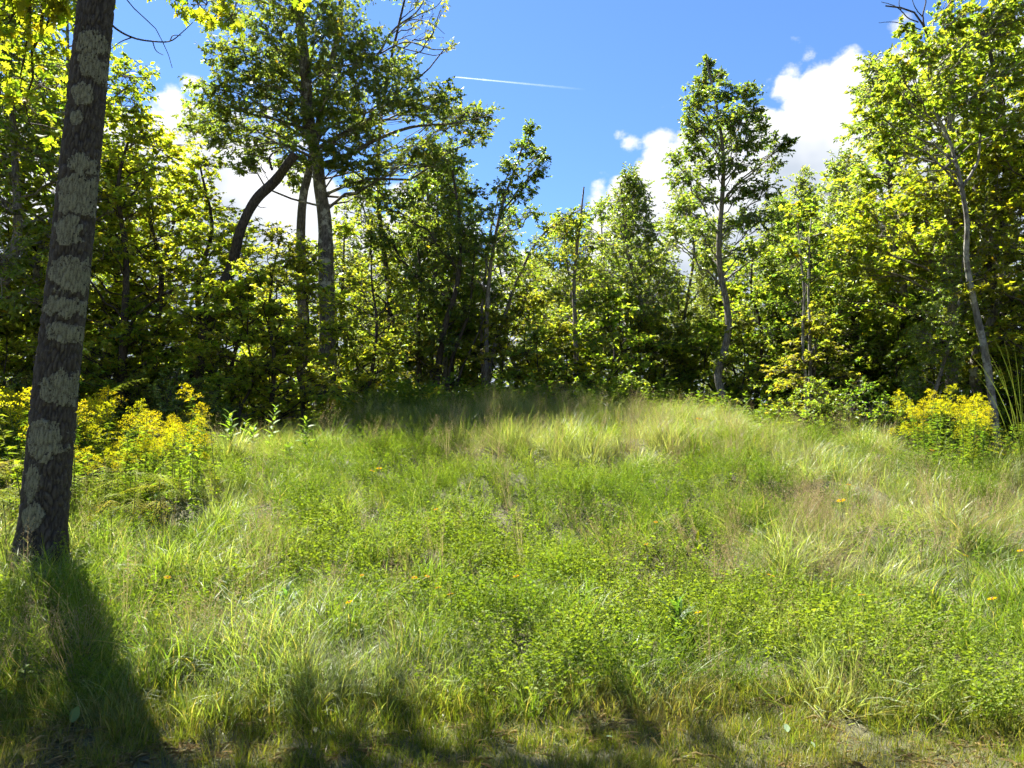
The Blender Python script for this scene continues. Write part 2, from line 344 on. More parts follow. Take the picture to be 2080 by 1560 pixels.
def sprays(rng, starts, ends, nleaf, size, shape, up=0.8, droop=0.2, aspect=1.0):
    """leaves set alternately along each twig"""
    n = len(starts); d = ends - starts; ln = np.linalg.norm(d, axis=1, keepdims=True) + 1e-9; d = d / ln
    t = np.tile(np.linspace(0.15, 1.0, nleaf), n) + rng.uniform(-.06, .06, n * nleaf)
    s = np.repeat(starts, nleaf, 0); dd = np.repeat(d, nleaf, 0); ll = np.repeat(ln, nleaf, 0)
    pos = s + dd * ll * t[:, None]
    side = np.cross(dd, np.array((0, 0, 1.))) + 0.25 * rng.normal(size=(n * nleaf, 3)); side /= (np.linalg.norm(side, axis=1, keepdims=True) + 1e-9)
    sg = np.where((np.tile(np.arange(nleaf), n) % 2) == 0, 1.0, -1.0)[:, None]
    ld = 0.65 * dd + sg * side * 0.9 + np.array((0, 0, -droop)) + 0.35 * rng.normal(size=(n * nleaf, 3))
    nr = np.array((0, 0, 1.)) * up + (1 - up) * 1.6 * rng.normal(size=(n * nleaf, 3)) + 0.25 * rng.normal(size=(n * nleaf, 3))
    sz = size * rng.uniform(0.6, 1.2, n * nleaf)
    # hue follows the twig a little
    v = np.clip(np.repeat(rng.random(n), nleaf) * 0.5 + rng.random(n * nleaf) * 0.5, 0, 1)
    v = np.where(rng.random(n * nleaf) < 0.35, rng.random(n * nleaf), v)
    return pos, ld, nr, sz, v

def curve(a, c, b, n=6):
    t = np.linspace(0, 1, n)[:, None]
    return (1 - t) ** 2 * a + 2 * t * (1 - t) * c + t * t * b

def resample(pts, n):
    pts = np.asarray(pts, float); d = np.concatenate(([0], np.cumsum(np.linalg.norm(np.diff(pts, axis=0), axis=1)))); t = np.linspace(0, d[-1], n)
    # smooth Catmull-like via cubic hermite on each coordinate
    m = np.gradient(pts, d, axis=0)
    i = np.clip(np.searchsorted(d, t, side='right') - 1, 0, len(d) - 2)
    h = (d[i + 1] - d[i])[:, None]; s = ((t - d[i])[:, None]) / h
    return (2 * s ** 3 - 3 * s ** 2 + 1) * pts[i] + (s ** 3 - 2 * s ** 2 + s) * h * m[i] + (-2 * s ** 3 + 3 * s ** 2) * pts[i + 1] + (s ** 3 - s ** 2) * h * m[i + 1]

def grow(seed, trunk, r0, r1, blobs, leaf='blade', lsize=0.09, nleaf=9, up=0.8, droop=0.2, aspect=1.0, limb_r=0.16, sides=8, knobs=0.0, flare=1.35, attach=0.55, dense=1.0, wig=0.10):
    """trunk polyline (local), blobs: list of (centre, radii, n twigs). Returns trunk, branch and leaf meshes' geometry."""
    rng = np.random.default_rng(seed)
    tp = resample(trunk, max(14, int(len(trunk) * (9 if sides >= 10 else 5))))
    n = len(tp); t = np.linspace(0, 1, n)
    tr = r0 + (r1 - r0) * t; tr = tr * (1 + (flare - 1) * np.exp(-t * 14))
    if knobs: tr = tr * (1 + knobs * (vnoise(t * 30, t * 0, seed) - 0.5) * 2)
    g = Geo(); g.tube(tp, tr, sides)
    if sides >= 10:
        ring = g.v[0].reshape(n, sides, 3); off = ring - tp[:, None]; aa = np.arange(sides)[None, :] * 2 * math.pi / sides; zz = tp[:, 2][:, None] + 0 * aa
        f = 1 + 0.16 * (fbm(np.cos(aa) * 2.2 + 7, zz * 1.3 + np.sin(aa) * 2.2, 3, seed) - 0.5) + 0.10 * (vnoise(np.cos(aa) * 6 + 3, zz * 2.5 + np.sin(aa) * 6, seed + 3) - .5)
        g.v[0] = (tp[:, None] + off * f[..., None]).reshape(-1, 3)
    b = Geo(); LP = []
    zmax, zmin = tp[:, 2].max(), tp[:, 2].min()
    for (c, r, nt) in blobs:
        c = np.asarray(c, float); r = np.broadcast_to(np.asarray(r, float), (3,)); nt = max(3, int(nt * dense))
        hd = np.linalg.norm(tp[:, :2] - c[:2], axis=1)
        want = c[2] - attach * hd
        k = int(np.argmin(np.abs(tp[:, 2] - want) + 0.02 * hd)); k = max(int(n * 0.12), min(n - 1, k))
        a = tp[k]; ra = min(tr[k] * 0.7, limb_r * tr[k] + 0.005 + 0.007 * np.linalg.norm(c - a))
        mid = (a + c) / 2 + rng.normal(size=3) * wig * np.linalg.norm(c - a); mid[2] += 0.10 * np.linalg.norm((c - a)[:2])
        lp = curve(a, mid, c, 8)
        lp[1:-1] += rng.normal(size=(6, 3)) * 0.025 * np.linalg.norm(c - a)
        b.tube(lp, np.linspace(ra, 0.010, 8), 5)
        # secondary branches
        ns = max(3, nt // 6)
        sd = rand_dirs(rng, ns) * (rng.uniform(0.45, 0.85, (ns, 1))) * r + c
        si = rng.integers(3, 8, ns)
        spl = []
        for q in range(ns):
            s0 = lp[si[q]]; md = (s0 + sd[q]) / 2 + rng.normal(size=3) * 0.1 * np.linalg.norm(sd[q] - s0)
            sp = curve(s0, md, sd[q], 4); b.tube(sp, np.linspace(max(0.007, ra * 0.3), 0.004, 4), 4); spl.append(sp)
        spl = np.array(spl)
        # twigs
        te = rand_dirs(rng, nt) * (rng.random((nt, 1)) ** 0.45) * r * rng.uniform(0.85, 1.2, (nt, 1)) + c
        near = np.argmin(np.linalg.norm(te[:, None] - spl[None, :, -1], axis=2), axis=1)
        ts = spl[near, rng.integers(1, 4, nt)]
        for q in range(nt): b.tube(np.array([ts[q], (ts[q] + te[q]) / 2 + rng.normal(size=3) * 0.03, te[q]]), (0.005, 0.004, 0.002), 3)
        LP.append(sprays(rng, ts * 0.55 + te * 0.45, te + (te - ts) * 0.08, nleaf, lsize, leaf, up, droop))
    lv = None
    if LP:
        pos, ld, nr, sz, v = (np.concatenate(z) for z in zip(*LP))
        lv = leaves_geo(pos, ld, nr, sz, leaf, rng, aspect, v)
    return g, b, lv

def blob_crown(seed, H, W, base=0.3, n=24, rmin=0.45, rmax=0.9, flat=0.7, nt=30, top=0.15, shape=1.0, lean=(0, 0)):
    """random foliage clumps filling an egg-shaped crown"""
    rng = np.random.default_rng(seed); out = []
    for i in range(n):
        u = (i + rng.uniform(0.1, 0.9)) / n
        z = H * (base + (1 - base) * u)
        w = W * max(0.12, (math.sin(math.pi * (0.18 + 0.80 * u ** shape))) ** 0.8)
        a = i * 2.399 + rng.uniform(-.6, .6); rr = w * rng.uniform(0.35, 1.0)
        r = rng.uniform(rmin, rmax) * (0.6 + 0.4 * w / W)
        out.append(((math.cos(a) * rr + lean[0] * u, math.sin(a) * rr + lean[1] * u, z), (r, r, r * flat), int(nt * (r / rmax) ** 1.5) + 6))
    out.append(((lean[0], lean[1], H * 0.97), (rmin, rmin, rmin * 1.1), nt // 2))
    return out

def trunk_line(seed, H, lean=(0, 0), wob=0.12, n=6):
    rng = np.random.default_rng(seed + 999); z = np.linspace(0, H, n)
    p = np.stack([lean[0] * (z / H), lean[1] * (z / H), z], 1); p[1:, :2] += rng.normal(size=(n - 1, 2)) * wob; return p

class Tree:
    """shared meshes of one kind of tree"""
    def __init__(s, name, geo, bark, leafmat):
        g, b, lv = geo
        s.t = g.mesh(name + '_trunk', [bark]); s.b = b.mesh(name + '_branches', [bark])
        s.l = mesh_np(name + '_crown', lv[0], [lv[1]], [leafmat], False, {'v': lv[2]}) if lv is not None else None
        s.name = name
    def place(s, name, label, loc, rz=0.0, sc=1.0, tint=(0.07, 0.12, 0.03), group=None, cat='tree'):
        t = thing(name, label, cat, loc, rz, sc, group)
        link('trunk', s.t, t); link('branches', s.b, t)
        if s.l is not None: link('crown', s.l, t, color=tint)
        return t
def on_ground(x, y, sink=0.03): return (x, y, gz(x, y) - sink)
def at_px(px, D, sink=0.03):
    x = (px - 1040.0) / FPX * D * 1.0
    return (x, D, gz(x, D) - sink)

# ------------------------------------------------------------------ kinds of trees in the wood
YEL = (0.210, 0.235, 0.022); YG = (0.170, 0.220, 0.030); MID = (0.152, 0.205, 0.042); DARK = (0.110, 0.160, 0.038); PALE = (0.185, 0.225, 0.070); OLIVE = (0.155, 0.180, 0.030); GLOW = (0.235, 0.275, 0.036)
K = {}
def kinds():
    for i, (sd, H, W, n) in enumerate([(11, 7.0, 1.9, 36), (12, 7.0, 1.6, 34), (13, 7.0, 2.1, 38)]):     # maples: flat layered sprays
        K['maple%d' % i] = Tree('maple', grow(sd, trunk_line(sd, H * 0.95, wob=0.10), 0.10, 0.02, blob_crown(sd, H, W, 0.10, n, 0.5, 0.95, 0.36, 32), 'maple', 0.092, 10, 0.80, 0.25), M['bark_dark'], M['leaf'])
    for i, (sd, H, W, n) in enumerate([(21, 7.0, 1.2, 34), (22, 7.0, 1.05, 32), (23, 7.0, 1.4, 36), (24, 7.0, 0.95, 30)]):   # slender ash / cherry
        ln_ = ((-.5, .6, .2, -.8)[i], .2)
        K['slender%d' % i] = Tree('slender_tree', grow(sd, trunk_line(sd, H * 0.96, wob=0.16, lean=ln_), 0.085, 0.015, blob_crown(sd, H, W, 0.26, n, 0.34, 0.66, 0.85, 42, lean=ln_), 'blade', 0.088, 12, 0.55, 0.45, 0.95), M['bark_grey'], M['leaf_shiny'])
    for i, (sd, H, W, n) in enumerate([(31, 3.0, 1.0, 14), (32, 3.0, 0.9, 13), (33, 3.0, 1.15, 15)]):      # saplings
        K['sapling%d' % i] = Tree('sapling', grow(sd, trunk_line(sd, H * 0.95, wob=0.08), 0.03, 0.008, blob_crown(sd, H, W, 0.10, n, 0.34, 0.6, 0.45, 32, shape=0.8), 'maple', 0.088, 9, 0.8, 0.25, flare=1.1), M['bark_dark'], M['leaf'])
    for i, (sd, H, W, n) in enumerate([(41, 1.5, 0.75, 12), (42, 1.4, 0.8, 12)]):                           # low shrubs
        K['shrub%d' % i] = Tree('shrub', grow(sd, trunk_line(sd, H * 0.8, wob=0.05), 0.018, 0.006, blob_crown(sd, H, W, 0.12, n, 0.26, 0.42, 0.8, 28, shape=0.7), 'blade', 0.065, 10, 0.6, 0.3, flare=1.1), M['bark_dark'], M['leaf_shiny'])
kinds()

def H_of(px, py, D): return float(P(px, py, D)[2]) - gz((px - 1040) / FPX * D, D)
def tree(kind, px, D, top, label, tint, group=None, rz=None, name=None):
    t = K[kind]; H0 = {'m': 7.0, 's': 7.0}.get(kind[0], 7.0)
    if kind.startswith('sapling'): H0 = 3.0
    if kind.startswith('shrub'): H0 = 1.5
    if D >= 13.9 and 500 < px < 1900: D *= 1.15
    h = H_of(px, top, D); sc = h / (H0 * 1.04)
    random.seed(int(px * 7 + D * 13)); rz = random.uniform(0, 6.28) if rz is None else rz
    wide = random.uniform(0.92, 1.12)
    return t.place(name or t.name, label, at_px(px, D), rz, (sc * wide, sc * wide, sc), tint, group, 'sapling' if kind.startswith('sapling') else ('shrub' if kind.startswith('shrub') else 'tree'))

def jit(c, k, s):
    r = random.Random(s); f = 1 + r.uniform(-k, k); return tuple(max(0, x * f * (1 + r.uniform(-k, k) * 0.5)) for x in c)

# ---- the near trunk with lichen, left foreground
def lichen_oak():
    D = 6.5
    pix = [(78, 1150), (101, 920), (118, 740), (135, 600), (166, 300), (197, 0)]
    pts = np.array([P(a, b, D) for a, b in pix]); base = pts[0].copy(); base[2] = gz(base[0], base[1]) - 0.15
    path = np.concatenate([[base], pts[1:]])
    path = np.concatenate([path, [path[-1] + (path[-1] - path[-2]) * 1.0 + (0, .1, 0), path[-1] + (path[-1] - path[-2]) * 2.1 + (-.1, .3, 0), path[-1] + (path[-1] - path[-2]) * 3.2 + (.1, .5, 0)]])
    loc = path[0].copy(); loc[2] += 0.15
    root = thing('oak_tree', 'thick dark furrowed trunk with round pale lichen patches, closest to the viewer at left', 'tree', loc)
    # relief trunk
    na, nz = 150, 600
    zz = np.concatenate([np.linspace(0, 1, nz)])
    pl = resample(path, 200); dcum = np.concatenate(([0], np.cumsum(np.linalg.norm(np.diff(pl, axis=0), axis=1)))); Lt = dcum[-1]
    lv = np.minimum(zz ** 1.0, 1) * Lt
    # dense rows in the lower 6.3 m, sparse above
    lv = np.concatenate([np.linspace(0, 6.3, 480), np.linspace(6.3, Lt, 121)[1:]])
    nz = len(lv)
    cx = np.stack([np.interp(lv, dcum, pl[:, i]) for i in range(3)], 1)
    rad = np.interp(lv, [0, 0.25, 0.6, 1.5, 3.0, 5.6, 8, Lt], [0.33, 0.225, 0.190, 0.182, 0.170, 0.148, 0.12, 0.05])
    an = np.arange(na) * 2 * math.pi / na
    A, Z = np.meshgrid(an, lv); S = A * 0.2
    # worley plates, periodic round the trunk
    cw = 2 * math.pi * 0.2 / 44; chh = 0.13
    wob = (fbm(S * 12, Z * 7, 3, 3) - 0.5) * 0.05
    gx = (S + wob) / cw; gy = (Z + (fbm(S * 6, Z * 6, 2, 4) - .5) * 0.06) / chh
    ix = np.floor(gx).astype(int); iy = np.floor(gy).astype(int)
    f1 = np.full(gx.shape, 9.0); f2 = np.full(gx.shape, 9.0); cid = np.zeros(gx.shape)
    for dx in (-1, 0, 1):
        for dy in (-1, 0, 1):
            jx = (ix + dx) % 44; jy = iy + dy
            px_ = ix + dx + _hash(jx, jy, 51); py_ = jy + _hash(jx, jy, 52)
            d = np.sqrt(((gx - px_)) ** 2 + ((gy - py_)) ** 2)
            nf = d < f1; f2 = np.where(nf, f1, np.minimum(f2, d)); cid = np.where(nf, _hash(jx, jy, 53), cid); f1 = np.where(nf, d, f1)
    ridge = np.clip((f2 - f1) / 0.42, 0, 1) ** 0.7
    fine = fbm(S * 60, Z * 40, 3, 9) - 0.5
    disp = -0.028 * (1 - ridge) + 0.005 * (cid - 0.5) + 0.006 * fine
    flare = np.exp(-Z / 0.22) * 0.05 * (0.5 + np.cos(A * 5 + 1.3) * 0.5)
    # lichen mask: ellipses given on the face turned to the meadow
    mask = np.zeros(A.shape, int)
    spec = [(174, 84, 24, 30), (180, 132, 27, 26), (161, 188, 20, 21), (150, 237, 12, 18), (158, 330, 20, 22), (148, 392, 34, 46), (132, 470, 25, 32), (137, 556, 41, 36), (118, 622, 33, 22), (124, 676, 30, 22), (119, 788, 38, 33), (88, 892, 30, 42), (62, 985, 15, 34), (62, 1052, 21, 28)]
    ca = np.cos(A); sa = np.sin(A)
    px3 = cx[:, None, 0] + ca * rad[:, None]; py3 = cx[:, None, 1] + sa * rad[:, None]; pz3 = np.broadcast_to(cx[:, None, 2], A.shape)
    warp1 = (fbm(S * 13, Z * 13, 5, 21) - 0.5); warp2 = (fbm(S * 13 + 9, Z * 13, 5, 22) - 0.5)
    crust = fbm(S * 75, Z * 75, 2, 27)
    front = sa < 0.25
    for k, (a, b, w, h) in enumerate(spec):
        c = P(a, b, D - 0.18); sx = w / FPX * D; sz = h / FPX * D
        q = ((px3 - c[0]) / sx + warp1 * 0.95) ** 2 + ((pz3 - c[2]) / sz + warp2 * 0.95) ** 2
        mask = np.where((q < 1.0 - 0.7 * (crust > 0.72)) & front & (mask == 0), k + 1, mask)
    hit = mask > 0
    disp = np.where(hit, disp * 0.35 + 0.004 + 0.008 * (crust - 0.5), disp)
    R = rad[:, None] + disp + flare
    V = np.stack([cx[:, None, 0] + ca * R, cx[:, None, 1] + sa * R, pz3], -1)
    V = V - loc
    i = np.arange(nz - 1)[:, None] * na; j = np.arange(na)[None, :]; j2 = (j + 1) % na
    Q = np.stack([i + j, i + j2, i + na + j2, i + na + j], -1)
    fm = mask[:-1, :]
    tm, N, L = new_mat('furrowed_oak_bark')
    at = N.new('ShaderNodeAttribute'); at.attribute_name = 'ridge'
    tc = N.new('ShaderNodeTexCoord'); n1 = N.new('ShaderNodeTexNoise'); L.new(tc.outputs['Object'], n1.inputs['Vector']); n1.inputs['Scale'].default_value = 26; n1.inputs['Detail'].default_value = 8; n1.inputs['Roughness'].default_value = 0.75
    n3 = N.new('ShaderNodeTexNoise'); L.new(tc.outputs['Object'], n3.inputs['Vector']); n3.inputs['Scale'].default_value = 7; n3.inputs['Detail'].default_value = 5; n3.inputs['Roughness'].default_value = 0.65
    cr = N.new('ShaderNodeValToRGB'); L.new(at.outputs['Fac'], cr.inputs['Fac'])
    cr.color_ramp.elements[0].color = (0.012, 0.010, 0.008, 1); cr.color_ramp.elements[1].color = (0.050, 0.043, 0.035, 1); cr.color_ramp.elements[1].position = 0.85
    r3 = N.new('ShaderNodeMapRange'); L.new(n1.outputs['Fac'], r3.inputs['Value']); r3.inputs['From Min'].default_value = 0.52; r3.inputs['From Max'].default_value = 0.62
    mm = N.new('ShaderNodeMath'); mm.operation = 'MULTIPLY'; L.new(r3.outputs[0], mm.inputs[0]); L.new(at.outputs['Fac'], mm.inputs[1])
    mx = N.new('ShaderNodeMix'); mx.data_type = 'RGBA'; L.new(mm.outputs[0], mx.inputs['Factor']); L.new(cr.outputs[0], mx.inputs[6]); mx.inputs[7].default_value = (0.085, 0.08, 0.062, 1)
    bs = N.new('ShaderNodeBsdfPrincipled'); bs.inputs['Roughness'].default_value = 0.9; L.new(mx.outputs[2], bs.inputs['Base Color'])
    bp = N.new('ShaderNodeBump'); bp.inputs['Strength'].default_value = 0.6; bp.inputs['Distance'].default_value = 0.01; L.new(n1.outputs['Fac'], bp.inputs['Height']); L.new(bp.outputs[0], bs.inputs['Normal'])
    out = N.new('ShaderNodeOutputMaterial'); L.new(bs.outputs[0], out.inputs['Surface'])
    lm, N, L = new_mat('crustose_lichen')
    tc = N.new('ShaderNodeTexCoord'); n1 = N.new('ShaderNodeTexNoise'); L.new(tc.outputs['Object'], n1.inputs['Vector']); n1.inputs['Scale'].default_value = 90; n1.inputs['Detail'].default_value = 6; n1.inputs['Roughness'].default_value = 0.7
    at = N.new('ShaderNodeAttribute'); at.attribute_name = 'ridge'
    ad = N.new('ShaderNodeMath'); ad.operation = 'MULTIPLY_ADD'; L.new(n1.outputs['Fac'], ad.inputs[0]); ad.inputs[1].default_value = 0.8; hf = N.new('ShaderNodeMath'); hf.operation = 'MULTIPLY'; hf.inputs[1].default_value = 0.28; L.new(at.outputs['Fac'], hf.inputs[0]); L.new(hf.outputs[0], ad.inputs[2])
    cr = N.new('ShaderNodeValToRGB'); L.new(ad.outputs[0], cr.inputs['Fac'])
    e = cr.color_ramp.elements; e[0].position = 0.38; e[0].color = (0.055, 0.052, 0.034, 1); e[1].position = 0.70; e[1].color = (0.185, 0.187, 0.125, 1)
    bs = N.new('ShaderNodeBsdfPrincipled'); bs.inputs['Roughness'].default_value = 0.95; L.new(cr.outputs[0], bs.inputs['Base Color'])
    bp = N.new('ShaderNodeBump'); bp.inputs['Strength'].default_value = 0.8; bp.inputs['Distance'].default_value = 0.008; L.new(n1.outputs['Fac'], bp.inputs['Height']); L.new(bp.outputs[0], bs.inputs['Normal'])
    out = N.new('ShaderNodeOutputMaterial'); L.new(bs.outputs[0], out.inputs['Surface'])
    Vf = V.reshape(-1, 3); Rg = ridge.ravel()
    def sub(faces):
        u, inv = np.unique(faces.ravel(), return_inverse=True); return Vf[u], inv.reshape(-1, 4), Rg[u]
    v, f, r = sub(Q[fm == 0]); tr = link('trunk', mesh_np('trunk', v, [f], [tm], True, {'ridge': r}), root)
    for k in range(len(spec)):
        qf = Q[fm == k + 1]
        if len(qf) < 5: continue
        v, f, r = sub(qf); link('lichen_patch', mesh_np('lichen_patch', v, [f], [lm], True, {'ridge': r}), tr)
    # limbs, dead twigs and the leafy boughs hanging into the picture
    rng = np.random.default_rng(77)
    b = Geo(); LPs = []
    def bough(a, c, e, r0=0.05, nt=26, rr=0.5, sz=0.15, nl=7, near=True, flat=0.6):
        lp = curve(np.asarray(a), np.asarray(c), np.asarray(e), 12); lp[1:-1] += rng.normal(size=(10, 3)) * 0.03
        b.tube(lp, np.linspace(r0, 0.006, 12), 6)
        k = rng.integers(4, 12, nt); s = lp[k]
        d = rand_dirs(rng, nt) * np.array((1, 1, flat)) * rr * rng.uniform(0.4, 1.0, (nt, 1)); en = s + d + np.array((0, 0, -0.08))
        for q in range(nt): b.tube(np.array([s[q], (s[q] + en[q]) / 2 + rng.normal(size=3) * .03, en[q]]), (0.006, 0.005, 0.003), 4)
        LPs.append((near, sprays(rng, s * .4 + en * .6, en + d * 0.1, nl, sz, 'oak_big', 0.75, 0.35)))
    def T(l):   # point on the trunk axis at length l
        return np.array([np.interp(l, dcum, pl[:, i]) for i in range(3)])
    bough(T(6.4), P(120, -80, 7.4), P(10, 60, 7.6), 0.05, 26, 0.5)
    bough(T(6.9), P(100, -60, 7.0), P(95, 55, 7.6), 0.045, 20, 0.42)
    bough(T(6.6), P(60, -120, 6.9), P(40, 160, 8.2), 0.05, 26, 0.5)
    bough(T(7.3), P(300, -180, 6.9), P(420, 10, 7.2), 0.05, 22, 0.42)
    bough(T(7.5), P(350, -190, 7.1), P(350, -40, 7.4), 0.04, 14, 0.36)
    bough(T(7.0), P(30, -40, 7.2), P(60, 250, 8.6), 0.04, 22, 0.45)
    bough(T(7.1), P(0, -100, 7.4), P(-20, 120, 8.0), 0.04, 20, 0.45)
    bough(T(7.6), P(420, -170, 7.1), P(470, 35, 7.6), 0.04, 16, 0.3)
    for q in range(9):                                # lower boughs just over the picture, they shade the near grass
        a = rng.uniform(-.9, 1.3); s_ = T(6.3 + 0.25 * q); e = np.array((-4.6 + 3.9 * (q + .5) / 9 + rng.uniform(-.3, .3), 7.3 + 1.1 * rng.random(), 6.75 + 0.9 * rng.random()))
        bough(s_, (s_ + e) / 2 + np.array((0, 0, .4)), e, 0.05, 22, 0.6, 0.15, 6, False)
    for q in range(7):                                # the crown above the picture
        a = q * 0.9 + rng.uniform(-.2, .2); s = T(7.2 + 0.55 * q)
        e = s + np.array((math.cos(a) * 2.2, math.sin(a) * 1.8 + 0.3, 1.0 + 0.2 * q))
        if e[1] < 5.0: e[1] = 5.0 + rng.uniform(0, 1)
        bough(s, (s + e) / 2 + np.array((0, 0, .5)), e, 0.06, 26, 0.85, 0.15, 6, False)
    # dead twigs right of the trunk
    tw = [[(212, 35), (235, 58), (268, 76), (310, 84), (345, 84), (372, 64), (392, 45)], [(268, 76), (245, 85), (225, 100)], [(258, 0), (285, 30), (310, 50), (330, 84), (338, 100), (350, 138)], [(310, 84), (318, 104), (332, 112)], [(345, 84), (352, 72), (368, 72)]]
    for k, t in enumerate(tw):
        p = np.array([P(a, c, 6.6 + 0.1 * k + 0.04 * i) for i, (a, c) in enumerate(t)])
        if k == 2: p = np.concatenate([[T(7.4)], p])
        b.tube(resample(p, len(p) * 3), np.linspace(0.012 if k in (0, 2) else 0.006, 0.003, len(p) * 3), 5)
    b.v = [v - loc for v in b.v]
    link('branches', b.mesh('branches', [M['bark_dark']]), root)
    near = [x for f, x in LPs if f]; far = [x for f, x in LPs if not f]
    cat_ = lambda z: tuple(np.concatenate(q) for q in zip(*z))
    pos, ld, nr, sz, v = cat_(near)
    # single leaves for those that show largest, the rest of the boughs as one crown
    T0, F0 = LEAF['oak_big']; one = []
    for k in range(4):
        rr = np.random.default_rng(k + 5); t = T0.copy(); t[:, 2] *= (0.6, 1.3, 2.0, 0.9)[k]; t[:, 1] *= (1, .9, 1.1, 1.05)[k]
        one.append(mesh_np('oak_leaf', t, [F0], [M['leaf']], False, {'v': np.full(len(t), (0.2, 0.45, 0.65, 0.85)[k])}))
    inside = []
    for q in range(len(pos)):
        p = pos[q]; u = 1040 + p[0] / p[1] * FPX
        vv = 780 - FPX * ((p[2] - CAMH) * _cp - p[1] * _sp) / ((p[2] - CAMH) * _sp + p[1] * _cp)
        inside.append(-10 < u < 560 and -10 < vv < 420)
    idx = np.nonzero(inside)[0]; idx = idx[np.argsort(pos[idx, 1])][:300]
    for q in idx:
        x = ld[q] / np.linalg.norm(ld[q]); y = np.cross(nr[q], x); y /= np.linalg.norm(y); z = np.cross(x, y)
        mt = Matrix(((x[0], y[0], z[0], pos[q][0] - loc[0]), (x[1], y[1], z[1], pos[q][1] - loc[1]), (x[2], y[2], z[2], pos[q][2] - loc[2]), (0, 0, 0, 1)))
        o = link('leaf', one[int(q) % 4], root, color=jit((0.19, 0.22, 0.02), 0.25, int(q))); o.matrix_local = mt @ Matrix.Diagonal((sz[q], sz[q], sz[q], 1))
    rest = np.setdiff1d(np.arange(len(pos)), idx)
    fp, fd, fn, fs, fv = cat_(far)
    pos = np.concatenate([pos[rest], fp]); ld = np.concatenate([ld[rest], fd]); nr = np.concatenate([nr[rest], fn]); sz = np.concatenate([sz[rest], fs]); v = np.concatenate([v[rest], fv])
    lv = leaves_geo(pos - loc, ld, nr, sz, 'oak_big', rng, 1.0, v)
    o = link('crown', mesh_np('crown', lv[0], [lv[1]], [M['leaf']], False, {'v': lv[2]}), root, color=(0.16, 0.20, 0.02)); o['kind'] = 'stuff'
lichen_oak()

# ---- hero trees whose trunks and crowns follow the photograph
def hero(name, label, seed, D, trunk_px, w0, w1, blobs_px, tint, bark, leafmat, extra=(), deep=1.0, **kw):
    """trunk_px: [(px,py)...]; blobs_px: [(px,py,rx,ry,n[,dy])] in photograph pixels at distance D"""
    if D >= 14.5: D *= 1.14; kw['lsize'] = kw.get('lsize', .09) * 1.1
    pts = np.array([P(a, b, D) for a, b in trunk_px]); pts[0, 2] = gz(pts[0, 0], D) - 0.08
    rng = np.random.default_rng(seed + 5); loc = pts[0].copy(); loc[2] += 0.08
    tr = pts - loc; k = D / FPX
    tr[1:, 1] += np.cumsum(rng.normal(size=len(tr) - 1) * 0.08)
    bl = []
    for q in blobs_px:
        a, b, rx, ry, n = q[:5]; dy = q[5] if len(q) > 5 else rng.uniform(-.8, .8) * deep
        c = P(a, b, D + dy) - loc
        bl.append((c, (rx * k, rx * k * 0.9, ry * k), n))
    geo = grow(seed, tr, w0 * k / 2, w1 * k / 2, bl, **kw)
    t = thing(name, label, 'tree', loc)
    tm = geo[0].mesh('trunk', [bark]); to = link('trunk', tm, t)
    for e in extra:               # further stems and bare limbs, each a tapered tube
        nm, line, r0, r1 = e[:4]; p = np.array([P(a, b, D + (e[4] if len(e) > 4 else 0) ) for a, b in line]) - loc
        g = Geo(); n = len(p) * 5; pp = resample(p, n); pp += np.cumsum(rng.normal(size=(n, 3)) * 0.004, axis=0); pp[:, 1] += np.linspace(0, (e[5] if len(e) > 5 else 0.0), n)
        rr = np.linspace(r0 * k / 2, r1 * k / 2, n) * (1 + 0.10 * (vnoise(np.arange(n) * 0.7, np.zeros(n), seed) - 0.5))
        g.tube(pp, rr, 9 if r0 > 12 else 5)
        link(nm, g.mesh(nm, [bark]), t)
    if geo[1].v: link('branches', geo[1].mesh('branches', [bark]), t)
    if geo[2] is not None:
        lv = geo[2]; link('crown', mesh_np('crown', lv[0], [lv[1]], [leafmat], False, {'v': lv[2]}), t, color=tint)
    return t

